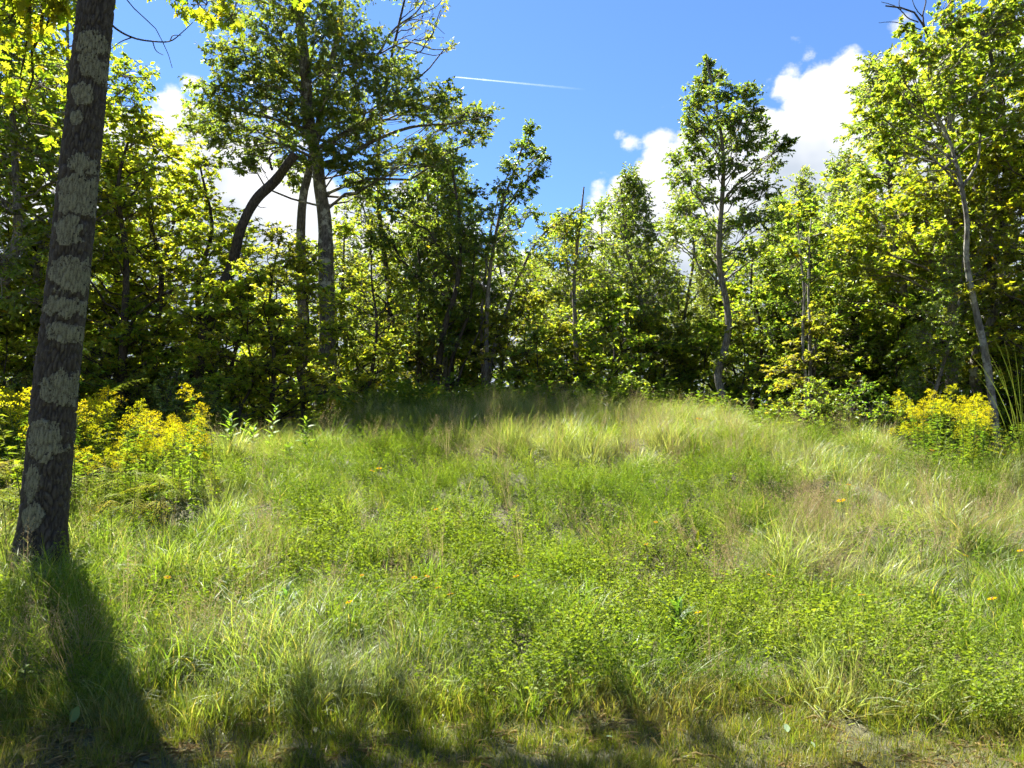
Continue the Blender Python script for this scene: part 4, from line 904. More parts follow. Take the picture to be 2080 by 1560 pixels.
G = {px: ground_hit(*px) for px in [(1630, 1110), (1950, 1080), (1230, 1040), (950, 950), (1420, 930), (760, 1130), (400, 1180), (1450, 1050), (1330, 1360), (700, 1000), (1960, 960), (1150, 870), (1900, 1300), (250, 1300), (1600, 1180), (900, 1130)]}
def masks(x, y):
    n1 = fbm(x * 0.75 + 5, y * 0.75, 4, 41); n2 = fbm(x * 0.9, y * 0.9 + 8, 4, 42); n3 = fbm(x * 1.6, y * 1.6, 3, 43)
    herb = sstep(0.46, 0.64, n1 + 0.22 * blob(x, y, (-1.2, 7.5), 3.0, 2.2) + 0.14 * blob(x, y, (2.3, 8.0), 1.6, 1.4) - 0.05 * sstep(6.2, 4.6, y) - 0.22 * sstep(9.5, 13, y))
    dry = np.clip(0.9 * blob(x, y, G[(1630, 1110)], 0.55, 0.9) + 0.45 * blob(x, y, G[(1950, 1080)], 1.0, 1.3) + 0.55 * blob(x, y, G[(950, 950)], 0.3, 0.4) + 0.22 * blob(x, y, G[(1420, 930)], 1.2, 0.9) + 0.3 * blob(x, y, G[(1600, 1180)], .8, .5) + 0.1 * blob(x, y, G[(1150, 870)], 1.6, .8) + 0.35 * (sstep(0.6, 0.72, n2)), 0, 1)
    return herb, dry, n1, n2, n3

def lush(x, y): return np.clip(blob(x, y, G[(1330, 1360)], .8, .35) + blob(x, y, G[(1900, 1300)], .9, .5) + blob(x, y, G[(250, 1300)], 1.0, .7), 0, 1)
def flow_rot(x, y, tilt, jit_):
    """plants lie over in drifts, as wind and rain left them"""
    a = (fbm(x * 0.45 + 20, y * 0.45, 3, 61) - 0.5) * 9.0 + 0.6
    k = tilt * sstep(0.35, 0.7, fbm(x * 0.7, y * 0.7 + 40, 3, 62)) * 1.6
    n = len(x); rz = rng.uniform(0, 6.28, n)
    rx = -np.sin(a) * k + rng.normal(size=n) * jit_; ry = np.cos(a) * k + rng.normal(size=n) * jit_
    return np.stack([rx, ry, rz], 1)

def meadow():
    # protos
    fine = [tuft('fine_grass', 200 + i, M['grass'], n=56, h0=.22, h1=.55, w=.0038, spread=.09, th0=.25, th1=1.5, S=5) for i in range(4)]
    lank = [tuft('lank_grass', 210 + i, M['grass'], n=48, h0=.30, h1=.68, w=.0044, spread=.10, th0=.35, th1=2.0, S=6) for i in range(4)]
    broad = [tuft('broad_grass', 220 + i, M['grass'], n=12, h0=.28, h1=.55, w=.011, spread=.06, th0=.25, th1=1.3, S=5) for i in range(3)]
    farg = [tuft('far_grass', 230 + i, M['grass'], n=64, h0=.20, h1=.52, w=.0062, spread=.15, th0=.3, th1=1.8, S=4) for i in range(4)]
    # the tall grass
    x1, y1 = cells(85, 3.9, 7.6); x2, y2 = cells(58, 7.6, 11.0); x3, y3 = cells(38, 11.0, 18.5, 2.5)
    X = np.concatenate([x1, x2, x3]); Y = np.concatenate([y1, y2, y3])
    herb, dry, n1, n2, n3 = masks(X, Y)
    keep = (Y > edge_y(X)) & (rng.random(len(X)) < np.where(Y < 12, 1 - 0.18 * herb, 1)) & ~((np.abs(X + 3.98) < .22) & (np.abs(Y - 6.5) < .22))
    keep &= (rng.random(len(X)) < 1 - 0.75 * sstep(14.5, 17.5, Y))
    keep &= (rng.random(len(X)) < 0.25 + 0.75 * sstep(.30, .42, fbm(X * 2.3 + 11, Y * 2.3, 3, 47))) | (Y > 12)
    X, Y, herb, dry, n1, n2, n3 = (q[keep] for q in (X, Y, herb, dry, n1, n2, n3)); n = len(X)
    near = np.where(rng.random(n) < 0.45, rng.integers(0, 4, n), rng.integers(4, 8, n)); near = np.where(rng.random(n) < 0.045, rng.integers(8, 11, n), near)
    idx = np.where(Y + rng.normal(size=n) * 0.8 > 9.6, rng.integers(11, 15, n), near)
    n4 = fbm(X * 2.3 + 11, Y * 2.3, 3, 47)
    s = np.minimum(1.15, 0.24 + 0.55 * n2 + 0.62 * sstep(.28, .72, n4) + 0.30 * lush(X, Y)) * rng.uniform(.7, 1.15, n) * (1 - 0.22 * herb) * (0.72 + 0.28 * sstep(0, .9, Y - edge_y(X)))
    rot = flow_rot(X, Y, 0.55, 0.16)
    tint = np.clip(0.28 + 1.7 * (n3 - 0.5) + 0.55 * dry + 0.30 * sstep(8, 13, Y) - 0.25 * herb - .6 * lush(X, Y) + rng.normal(size=n) * .25, 0, 1)
    scatter('meadow_grass', fine + lank + broad + farg, np.stack([X, Y, ground_z(X, Y) - .02], 1), rot, np.stack([s, s, s * rng.uniform(.85, 1.1, n)], 1), idx, tint, 'tall unmown grass covering the sloping meadow', 'grass')
    # trefoil patches
    hp = [herb_clump('trefoil', 240 + i, M['trefoil']) for i in range(4)] + [herb_clump('trefoil_far', 250 + i, M['trefoil'], stems=15, nodes=10, ls=.023, spread=.17) for i in range(3)]
    x1, y1 = cells(44, 4.0, 8.0); x2, y2 = cells(30, 8.0, 13.5); X = np.concatenate([x1, x2]); Y = np.concatenate([y1, y2]); herb, dry, n1, n2, n3 = masks(X, Y)
    keep = (Y > edge_y(X) + 0.05) & (rng.random(len(X)) < np.clip(herb * 0.58 + 0.02, 0, 1) * (1 - .7 * dry)) & ~((np.abs(X + 3.98) < .3) & (np.abs(Y - 6.5) < .3))
    X, Y, n1, n2, n3 = (q[keep] for q in (X, Y, n1, n2, n3)); n = len(X)
    idx = np.where(Y > 7.5, rng.integers(4, 7, n), rng.integers(0, 4, n)); s = (0.7 + 0.75 * n3) * rng.uniform(.75, 1.2, n)
    scatter('trefoil_cover', hp, np.stack([X, Y, ground_z(X, Y) - .01], 1), np.stack([rng.normal(size=n) * .15, rng.normal(size=n) * .15, rng.uniform(0, 6.28, n)], 1), np.stack([s, s, s], 1), idx, np.clip(n2 * 1.6 - .3 + rng.normal(size=n) * .15, 0, 1), 'bright green small-leaved herbs spreading in patches through the meadow', 'ground cover')
    # dry seed stems
    sg = [seed_grass('seed_grass', 260 + i, M['dry']) for i in range(4)]
    X, Y = cells(26, 4.3, 15.5); herb, dry, n1, n2, n3 = masks(X, Y)
    keep = (Y > edge_y(X) + .1) & (rng.random(len(X)) < np.clip(dry * 1.1 + 0.07, 0, 1)); X, Y, n2 = (q[keep] for q in (X, Y, n2)); n = len(X)
    s = rng.uniform(.6, 1.05, n)
    scatter('dry_seed_grass', sg, np.stack([X, Y, ground_z(X, Y) - .02], 1), flow_rot(X, Y, .35, .12), np.stack([s, s, s], 1), rng.integers(0, 4, n), rng.random(n), 'straw-coloured dry grass stems with loose seed heads in the meadow', 'dry grass')
    # mown strip
    lw = [tuft('lawn_grass', 270 + i, M['lawn'], n=46, h0=.035, h1=.095, w=.0030, spread=.07, th0=.35, th1=1.0, S=3) for i in range(4)] + [tuft('lawn_long', 280 + i, M['lawn'], n=20, h0=.06, h1=.15, w=.0036, spread=.06, th0=.35, th1=1.3, S=4) for i in range(2)]
    X, Y = cells(330, 2.4, 4.7, 1.2); nn = fbm(X * 2.2, Y * 2.2, 4, 71); dist = edge_y(X) - Y
    keep = (dist > -0.35) & (rng.random(len(X)) < np.clip(sstep(.24, .38, nn) + .38, 0, 1)); X, Y, nn, dist = (q[keep] for q in (X, Y, nn, dist)); n = len(X)
    idx = np.where(rng.random(n) < .05, rng.integers(4, 6, n), rng.integers(0, 4, n)); s = rng.uniform(.7, 1.25, n) * (.85 + .4 * sstep(.25, -.1, dist))
    n5 = fbm(X * 1.3 + 4, Y * 1.3, 3, 72)
    scatter('lawn_grass', lw, np.stack([X, Y, ground_z(X, Y) - .004], 1), np.stack([rng.normal(size=n) * .2, rng.normal(size=n) * .2, rng.uniform(0, 6.28, n)], 1), np.stack([s, s, s], 1), idx, np.clip((.58 - nn) * 1.6 + (n5 - .5) * 1.6 + rng.normal(size=n) * .25, 0, 1), 'short mown yellowish grass strip along the bottom edge', 'lawn')
    # straw and clippings lying on the mown strip
    th = []
    for i in range(3):
        r_ = np.random.default_rng(290 + i); m = 40; a = r_.uniform(0, 6.28, m); p = np.stack([r_.uniform(-.12, .12, m), r_.uniform(-.12, .12, m), r_.uniform(.002, .03, m)], 1); d = np.stack([np.cos(a), np.sin(a), r_.normal(size=m) * .15], 1)
        v, f, av = leaves_geo(p, d, rand_dirs(r_, m) * .4 + np.array((0, 0, 1.)), r_.uniform(.04, .12, m), 'blade', r_, .045); th.append(proto(mesh_np('thatch', v, [f], [M['dry']], False, {'v': av})))
    X, Y = cells(26, 2.4, 4.7, 1.2); nn = fbm(X * 2.2, Y * 2.2, 4, 71); keep = (edge_y(X) - Y > -.2) & (rng.random(len(X)) < 0.25 + sstep(.55, .4, nn)); X, Y = X[keep], Y[keep]; n = len(X)
    scatter('thatch_litter', th, np.stack([X, Y, ground_z(X, Y) + .002], 1), np.stack([np.zeros(n), np.zeros(n), rng.uniform(0, 6.28, n)], 1), np.ones((n, 3)) * rng.uniform(.7, 1.2, (n, 1)), rng.integers(0, 3, n), rng.random(n), 'dry straw and clippings lying in the mown strip', 'straw')
    # forest-floor undergrowth
    ug = [herb_clump('undergrowth', 300 + i, M['trefoil'], stems=14, h=.7, spread=.3, nodes=9, ls=.075, aspect=.9) for i in range(3)]
    X, Y = cells(3.2, 14.2, 30, 3); n = len(X); s = rng.uniform(.6, 1.3, n)
    scatter('undergrowth', ug, np.stack([X, Y, ground_z(X, Y) - .02], 1), np.stack([np.zeros(n), np.zeros(n), rng.uniform(0, 6.28, n)], 1), np.stack([s, s, s], 1), rng.integers(0, 3, n), rng.random(n) * .5, 'low green undergrowth covering the floor of the wood', 'undergrowth')
meadow()

# ------------------------------------------------------------------ flowering and single plants
def goldenrod_kinds():
    out = []
    for k in range(5):
        rg = np.random.default_rng(400 + k); H = (1.15, 1.0, 1.25, 1.1, 0.95)[k]
        g = Geo(); st = curve(np.zeros(3), np.array((rg.normal() * .04, rg.normal() * .04, H * .6)), np.array((rg.normal() * .12, rg.normal() * .12, H)), 9); g.tube(st, np.linspace(.005, .0025, 9), 5)
        n = 90; t = rg.uniform(.12, .86, n); pos = np.stack([np.interp(t, np.linspace(0, 1, 9), st[:, i]) for i in range(3)], 1); a = np.arange(n) * 2.4 + rg.normal(size=n) * .3
        d = np.stack([np.cos(a), np.sin(a), rg.uniform(-.25, .55, n)], 1)
        lv = leaves_geo(pos, d, np.stack([rg.normal(size=n) * .3, rg.normal(size=n) * .3, np.ones(n)], 1), rg.uniform(.06, .12, n) * (1.15 - .5 * t), 'blade', rg, .42)
        fl = None
        if k < 4:
            pp, dd = [], []
            nb = 15
            for b in range(nb):
                tt = .74 + .26 * b / (nb - 1); s = np.array([np.interp(tt, np.linspace(0, 1, 9), st[:, i]) for i in range(3)]); aa = b * 2.4 + rg.uniform(-.4, .4); L_ = (.15 * (1.15 - (tt - .74) / .26)) * rg.uniform(.8, 1.2) + .03
                e = s + np.array((math.cos(aa) * L_, math.sin(aa) * L_, L_ * .30)); c = (s + e) / 2 + np.array((0, 0, L_ * .35)); ln = curve(s, c, e, 16); g.tube(ln[::5], (.0018, .0014, .001, .0008)[:len(ln[::5])], 3)
                for q in ln[3:]:
                    for w in range(2): pp.append(q + rg.normal(size=3) * .009 + np.array((0, 0, .006))); dd.append(rg.normal(size=3) + np.array((0, 0, .8)))
            pp = np.array(pp); dd = np.array(dd); fl = leaves_geo(pp, dd, rand_dirs(rg, len(pp)), rg.uniform(.012, .022, len(pp)), 'blade', rg, 1.3)
        sm = g.mesh('stem', [M['stem']]); lm = mesh_np('foliage', lv[0], [lv[1]], [M['herb']], False, {'v': lv[2]}); fm = mesh_np('flower_plume', fl[0], [fl[1]], [M['floret']], False, {'v': fl[2]}) if fl else None
        out.append((sm, lm, fm, H))
    return out
GR = goldenrod_kinds()
def goldenrod(x, y, h, k, rz, tilt, label, group, green=(0.085, 0.135, 0.022), gold=(0.64, 0.55, 0.018)):
    sm, lm, fm, H = GR[k]; t = thing('goldenrod' if fm else 'leafy_weed', label, 'flower' if fm else 'weed', (x, y, gz(x, y) - .02), rz, h / H, group)
    t.rotation_euler = (tilt[0], tilt[1], rz)
    link('stem', sm, t); link('foliage', lm, t, color=green)
    if fm: link('flower_plume', fm, t, color=gold)
r = random.Random(33)
# left bank of goldenrod: heights follow the outline in the photograph
def outline_left(px): return float(np.interp(px, [-80, 40, 160, 200, 260, 330, 400, 440], [760, 775, 800, 800, 830, 815, 800, 850]))
for i in range(170):
    px = r.uniform(-110, 435); D = r.uniform(7.3, 11.6); x = (px - 1040) / FPX * D
    if abs(x + 4.0) < .4 and D < 7.4: continue
    top = P(px, outline_left(px) + r.uniform(-15, 120) + (20 if D < 8.5 else 0), D)[2]; h = top - gz(x, D)
    h = min(max(h, .65), 1.55); k = r.choice([0, 1, 2, 3, 0, 2, 4, 4, 4])
    zone = 'left of the lichen-spotted trunk' if px < 55 else ('right behind the lichen-spotted trunk' if px < 165 else ('just right of the lichen-spotted trunk' if px < 300 else 'towards the milkweed row'))
    row = 'front' if D < 8.6 else ('middle' if D < 10.2 else 'back'); siz = 'tall' if h > 1.15 else 'short'
    lab = ('%s yellow goldenrod, %s of left bank, %s' % (siz, row, zone), 'goldenrod of the left bank') if k < 4 else ('%s unflowered weed, %s of left bank, %s' % (siz, row, zone), 'unflowered weeds of the left bank')
    goldenrod(x, D, h, k, r.uniform(0, 6.28), (r.gauss(0, .09), r.gauss(0, .12)), lab[0], lab[1], jit((0.10, 0.145, 0.02), .2, i), jit((0.57, 0.53, 0.018), .15, i + 50))
for i in range(46):           # lower fringe of the bank, reaching down the slope
    px = r.uniform(130, 440); D = r.uniform(7.4, 9.4); x = (px - 1040) / FPX * D
    if abs(x + 4.0) < .5 and D < 7.6: continue
    h = min(max(P(px, r.uniform(850, 950), D)[2] - gz(x, D), .45), 1.0); k = r.choice([0, 1, 3, 4, 4])
    zone = 'beside the fern patch' if px < 250 else ('between ferns and milkweeds' if px < 340 else 'next to the milkweed row')
    lab = ('low yellow goldenrod on the fringe of the left bank, ' + zone, 'goldenrod fringe of the left bank') if k < 4 else ('low green weed on the fringe of the left bank, ' + zone, 'weeds on the fringe of the left bank')
    goldenrod(x, D, h, k, r.uniform(0, 6.28), (r.gauss(0, .1), r.gauss(0, .12)), lab[0], lab[1], jit((0.11, 0.15, 0.02), .2, i + 900), jit((0.57, 0.53, 0.018), .15, i + 950))
# the bright plume that stands up at the right end of the bank
for px, py, D, lab in [(415, 780, 9.6, 'tall bright goldenrod plume standing against the dark wood, right end of the left bank'), (392, 815, 9.2, 'bright goldenrod just below and left of the tall plume')]:
    p = P(px, py, D); goldenrod(p[0], D, p[2] - gz(p[0], D), 0, px * .1, (0.02, 0.05), lab, None)
# right bank
def outline_right(px): return float(np.interp(px, [1790, 1830, 1870, 1930, 2000, 2080, 2150], [850, 790, 800, 775, 830, 830, 820]))
for i in range(74):
    px = r.uniform(1800, 2170); D = r.uniform(9.4, 11.8); x = (px - 1040) / FPX * D
    h = P(px, outline_right(px) + r.uniform(-5, 80), D)[2] - gz(x, D); h = min(max(h, .5), 1.5)
    fl = px < 2010 and r.random() < .85; k = r.randrange(4) if fl else 4
    zone = 'at the left end of the right bank' if px < 1880 else ('in the middle of the right bank' if px < 1960 else 'under the pale crooked trunk, right bank' if px < 2040 else 'at the right edge of the right bank')
    row = 'front row' if D < 10.2 else ('middle row' if D < 11 else 'back row'); siz = 'tall' if h > 1.0 else 'short'
    lab = ('%s yellow goldenrod, %s, %s' % (siz, row, zone), 'goldenrod of the right bank') if fl else ('%s leafy green weed, %s, %s' % (siz, row, zone), 'green weeds of the right bank')
    goldenrod(x, D, h, k, r.uniform(0, 6.28), (r.gauss(0, .09), r.gauss(0, .1)), lab[0], lab[1], jit((0.085, 0.13, 0.022), .2, i + 90), jit((0.59, 0.55, 0.018), .12, i + 70))
# weeds and dim goldenrod at the foot of the big oak and the wood edge
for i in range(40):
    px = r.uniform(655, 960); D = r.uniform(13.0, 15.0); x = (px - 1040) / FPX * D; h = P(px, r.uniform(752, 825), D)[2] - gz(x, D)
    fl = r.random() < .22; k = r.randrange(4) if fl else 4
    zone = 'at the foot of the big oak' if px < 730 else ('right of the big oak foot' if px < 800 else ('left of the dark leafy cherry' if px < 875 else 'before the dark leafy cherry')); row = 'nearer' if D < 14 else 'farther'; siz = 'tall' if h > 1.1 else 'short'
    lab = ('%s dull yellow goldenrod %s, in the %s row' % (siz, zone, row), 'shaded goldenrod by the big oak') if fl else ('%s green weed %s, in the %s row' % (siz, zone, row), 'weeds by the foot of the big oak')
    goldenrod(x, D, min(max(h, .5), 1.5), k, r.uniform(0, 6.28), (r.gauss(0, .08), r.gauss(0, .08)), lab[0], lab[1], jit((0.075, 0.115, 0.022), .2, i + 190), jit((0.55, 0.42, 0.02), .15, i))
for px, py, D, lab in [(888, 786, 13.4, 'bright orange-yellow goldenrod at the top left of the grassy mound'), (862, 798, 13.5, 'smaller goldenrod just left of the bright one on the mound'), (742, 758, 13.6, 'goldenrod with dull yellow plume right of the big oak trunk')]:
    p = P(px, py, D); goldenrod(p[0], D, p[2] - gz(p[0], D), 1, px * .3, (0, 0), lab, None)

# milkweed: stout stem with pairs of broad leaves, each leaf a part
def broad_leaf(name, mat, bend=0.25, seg=5, wide=0.22):
    v, f = [], []
    for s in range(seg + 1):
        t = s / seg; w = wide * math.sin(math.pi * min(1, t * .92 + .06)) ** .8 if s < seg else 0.004
        z = bend * (t - t * t * 1.5)
        v += [(t, -w, z + w * .25), (t, 0, z), (t, w, z + w * .25)]
    for s in range(seg):
        a = s * 3; f += [(a, a + 1, a + 4, a + 3), (a + 1, a + 2, a + 5, a + 4)]
    return mesh_np(name, np.array(v, float), [np.array(f)], [mat], True, {'v': np.full(len(v), .6)})
BL = [broad_leaf('milkweed_leaf', M['herb'], .25), broad_leaf('milkweed_leaf', M['herb'], .1, wide=.2), broad_leaf('long_leaf', M['herb'], .3, 6, .13)]
def milkweed(px, ptop, D, label, pairs=8, leaf=.15, tint=(0.10, 0.165, 0.03), lk=(0, 1), seed=0, rise=.55, lean=(0, 0), z0=None, group=None):
    x = (px - 1040) / FPX * D; z = gz(x, D); h = P(px, ptop, D)[2] - z; rg = random.Random(seed)
    t = thing('milkweed', label, 'plant', (x, D, z - .02), rg.uniform(0, 3), 1.0, group); g = Geo()
    st = curve(np.zeros(3), np.array((0, 0, h * .6)), np.array((lean[0], lean[1], h)), 8); g.tube(st, np.linspace(.007, .004, 8), 6); link('stem', g.mesh('stem', [M['stem']]), t)
    for p in range(pairs):
        u = .22 + .78 * p / (pairs - 1); s = [np.interp(u, np.linspace(0, 1, 8), st[:, i]) for i in range(3)]
        for q in (0, 1):
            a = p * 1.57 + q * math.pi + rg.uniform(-.3, .3); el = rise * (.4 + 1.1 * u) + rg.uniform(-.2, .2); L_ = leaf * rg.uniform(.8, 1.15) * (1.05 - .35 * max(0, u - .6) / .4)
            o = link('leaf', BL[rg.choice(lk)], t, color=jit(tint, .2, seed * 50 + p * 2 + q)); o.location = s; o.rotation_euler = (rg.uniform(-.3, .3), -el, a); o.scale = (L_,) * 3
milkweed(470, 840, 10.2, 'milkweed with broad light green leaves, leftmost of the row before the dark wood', 9, .17, seed=1, lean=(-.02, -.04))
milkweed(515, 868, 10.5, 'shorter milkweed second from left in the row before the dark wood', 7, .15, seed=2)
milkweed(552, 826, 10.6, 'tallest milkweed in the row, third from left before the dark wood', 9, .15, seed=3, lean=(.05, -.02))
milkweed(500, 855, 11.0, 'milkweed behind the leftmost one in the row before the dark wood', 7, .14, seed=4)
milkweed(622, 850, 10.2, 'milkweed at the right end of the row, nearest the big oak trunk', 9, .14, seed=5, lean=(.03, 0))
milkweed(590, 905, 9.9, 'low milkweed left of the right-end one in the row', 5, .14, seed=6)
milkweed(1372, 1235, 5.1, 'dark green plant with long pointed leaves rising from the near grass, right of centre', 6, .21, (0.05, 0.10, 0.025), (2,), 7, .75)
milkweed(1412, 1095, 6.6, 'small plant with one bright yellow-green upright leaf in the meadow', 3, .14, (0.16, 0.20, 0.02), (2,), 8, 1.1)
milkweed(590, 1205, 5.6, 'dark arching long-leaved plant in the grass shade left of centre', 5, .17, (0.035, 0.085, 0.025), (2,), 9, .5)
milkweed(395, 870, 8.0, 'dark stem with drooping long leaves at the right edge of the goldenrod bank', 8, .14, (0.085, 0.135, 0.02), (2,), 10, -.2)
milkweed(330, 945, 7.6, 'green stem with long hanging leaves before the goldenrod bank', 6, .16, (0.085, 0.14, 0.02), (2,), 11, -.3)
milkweed(1480, 960, 8.6, 'small bright green broad-leaved sprout on the right of the mound', 4, .08, seed=12)
milkweed(1545, 850, 12.4, 'bright young broad-leaved plant at the wood edge right of the tall ash', 5, .12, seed=13)
milkweed(1760, 858, 12.0, 'pale leafy plant at the wood edge left of the right goldenrod bank', 7, .13, seed=14)
# small round-leaved seedlings in the left foreground shade
milkweed(75, 1350, 4.5, 'small plant with rounded bright leaves in the left foreground grass', 4, .07, (0.13, 0.19, 0.03), (0,), 15, .2)
milkweed(98, 1340, 4.6, 'round-leaved sprout right of the left foreground one', 3, .055, (0.13, 0.19, 0.03), (0,), 16, .1)
milkweed(40, 1395, 4.3, 'round-leaved sprout closest to the left edge in the foreground', 3, .06, (0.13, 0.19, 0.03), (0,), 17, .2)
milkweed(372, 1370, 4.5, 'two-leaved bright sprout in the shaded foreground grass', 2, .06, (0.14, 0.2, 0.03), (0,), 18, .1)
milkweed(440, 1355, 4.5, 'bright sprout with few leaves right of the foreground fern', 4, .06, (0.14, 0.2, 0.03), (0,), 19, .3)

# bracken: stalk and a divided triangular frond
def frond_mesh(seed, np_=9, yell=0):
    rg = np.random.default_rng(seed); V, F, A = [], [], []; nb = 0
    for i in range(np_):
        t = i / (np_ - 1); ln = .42 * (1 - t) ** .85 + .03
        for sd in (-1, 1):
            b = np.array((t, 0, .10 * math.sin(t * 2.2))); m = max(4, int(13 * (1 - t * .75))); vv = rg.random()
            for j in range(m):
                u = (j + .5) / m; c = b + np.array((ln * u * .42, sd * ln * u, -.10 * u * u + rg.normal() * .02)); w = (.046 * (1 - t * .55)) * (1 - u * .72)
                dx = np.array((.42, sd, 0)); dx /= np.linalg.norm(dx); pr = np.array((-dx[1] * sd, dx[0] * sd, 0))
                hw = ln / m * .30
                for s2 in (-1, 1):
                    e = c + pr * s2 * w + dx * w * .25 + np.array((0, 0, -.012))
                    V += [c - dx * hw, c + dx * hw, e + dx * hw * .3, e - dx * hw * .3]; F.append((nb, nb + 1, nb + 2, nb + 3) if s2 * sd > 0 else (nb + 3, nb + 2, nb + 1, nb)); A += [vv * .5 + rg.random() * .5] * 4; nb += 4
    g = Geo(); g.tube(np.array([(t, 0, .10 * math.sin(t * 2.2) - .002) for t in np.linspace(0, 1, 9)]), np.linspace(.007, .002, 9), 4)
    gv = np.concatenate(g.v); gq = np.concatenate(g.q)
    return mesh_np('frond', np.concatenate([np.array(V), gv]), [np.array(F), gq + nb], [M['frond']], False, {'v': np.array(A + [.5] * len(gv))})
FR = [frond_mesh(500 + i) for i in range(4)]
def stalk_mesh():
    g = Geo(); g.tube(curve(np.zeros(3), np.array((0, 0, .6)), np.array((.12, 0, 1.0)), 6), np.linspace(.006, .004, 6), 5); return g.mesh('stalk', [M['stem']])
STALK = stalk_mesh()
def fern(px, py, D, L_, rz, label, group=None, tint=(0.26, 0.26, 0.018), pitch=.15, k=0):
    p = P(px, py, D); z = gz(p[0], D); h = max(.08, p[2] - z)
    t = thing('bracken_fern', label, 'fern', (p[0], D, z - .02), rz, 1.0, group)
    s = link('stalk', STALK, t); s.scale = (h, h, h)
    o = link('frond', FR[k % 4], t, color=tint); o.location = (.12 * h, 0, h); o.scale = (L_, L_, L_); o.rotation_euler = (0, -pitch, 0)
r = random.Random(71)
for i in range(44):
    px = r.uniform(-30, 380); D = r.uniform(6.7, 8.1); 
    if abs((px - 1040) / FPX * D + 4.0) < .35 and D < 7.3: continue
    py = r.uniform(935, 1035) if px > 140 else r.uniform(920, 1010)
    fern(px, py, D, r.uniform(.36, .52), r.uniform(-2.4, -.7), 'yellowing bracken frond, %s of left fern patch, %s' % ('front' if D < 7.2 else ('middle' if D < 7.6 else 'back'), 'left of the lichen-spotted trunk' if px < 70 else ('close right of the lichen-spotted trunk' if px < 220 else ('halfway to the milkweeds' if px < 300 else 'nearest the milkweeds'))), 'bracken below the left goldenrod', jit(r.choice([(0.25, 0.27, 0.015), (0.27, 0.265, 0.012), (0.17, 0.21, 0.02)]), .15, i), r.uniform(-.85, -.15), i)
fern(330, 1290, 4.9, .22, -1.2, 'small bright bracken frond standing in the shaded foreground grass', None, (0.17, 0.22, 0.02), .7, 1)
fern(342, 1330, 4.8, .16, -.2, 'lower small bracken frond beside the bright foreground one', None, (0.13, 0.19, 0.02), .2, 2)
fern(232, 1010, 6.5, .36, -1.5, 'hanging yellow bracken frond lowest in front of the left patch', None, (0.33, 0.29, 0.012), -.5, 3)
fern(1978, 925, 9.2, .34, 1.5, 'upright yellow-green fern frond below the right goldenrod bank', None, (0.20, 0.22, 0.02), 1.25, 0)
fern(2055, 920, 9.0, .45, 1.7, 'larger upright fern frond by the right edge below the goldenrod', None, (0.19, 0.21, 0.02), 1.25, 1)
fern(500, 905, 9.6, .3, 2.2, 'bright yellow fern frond at the feet of the milkweed row', None, (0.26, 0.26, 0.02), .2, 2)
fern(195, 790, 10.0, .5, .4, 'light yellow-green fern right of the lichen-spotted trunk against dark wood', None, (0.2, 0.24, 0.02), .3, 3)
fern(20, 1010, 6.4, .5, 2.8, 'bright yellow-green fern at the left edge beside the lichen-spotted trunk', None, (0.22, 0.25, 0.02), .1, 0)

# tall arching grass at the right edge
def arching_grass():
    p = P(2075, 850, 10.0); z = gz(p[0], 10.0); t = thing('tall_grass_clump', 'tall arching reed-like grass at the right edge above the goldenrod', 'grass clump', (p[0], 10.0, z - .02)); rg = np.random.default_rng(88)
    base = np.array((p[0], 10.0, z))
    for k, (ax, ay) in enumerate([(2000, 700), (2018, 682), (2040, 690), (1975, 720), (2060, 700), (2078, 690), (1985, 760), (2030, 740), (2010, 730)]):
        e = P(ax, ay, 10.0 + rg.uniform(-.4, .4)) - base; s = rg.normal(size=3) * np.array((.05, .05, 0)); c = s + (e - s) * .45 + np.array((e[0] * -.25, 0, e[2] * .22)); ln = curve(s, c, e, 9)
        d = np.gradient(ln, axis=0); sd = np.cross(d, np.array((0.3, 1, .2))); sd /= np.linalg.norm(sd, axis=1, keepdims=True); w = (.0042 * (1 - np.linspace(0, 1, 9) ** 2) + .0006)[:, None]
        v = np.stack([ln - sd * w, ln + np.cross(d / np.linalg.norm(d, axis=1, keepdims=True), sd) * w * .4, ln + sd * w], 1).reshape(-1, 3); f = [(3 * i + j, 3 * i + j + 1, 3 * i + j + 4, 3 * i + j + 3) for i in range(8) for j in (0, 1)]
        link('blade', mesh_np('blade', v, [np.array(f)], [M['herb']], True, {'v': np.full(len(v), rg.random())}), t, color=(0.065, 0.085, 0.03))
arching_grass()

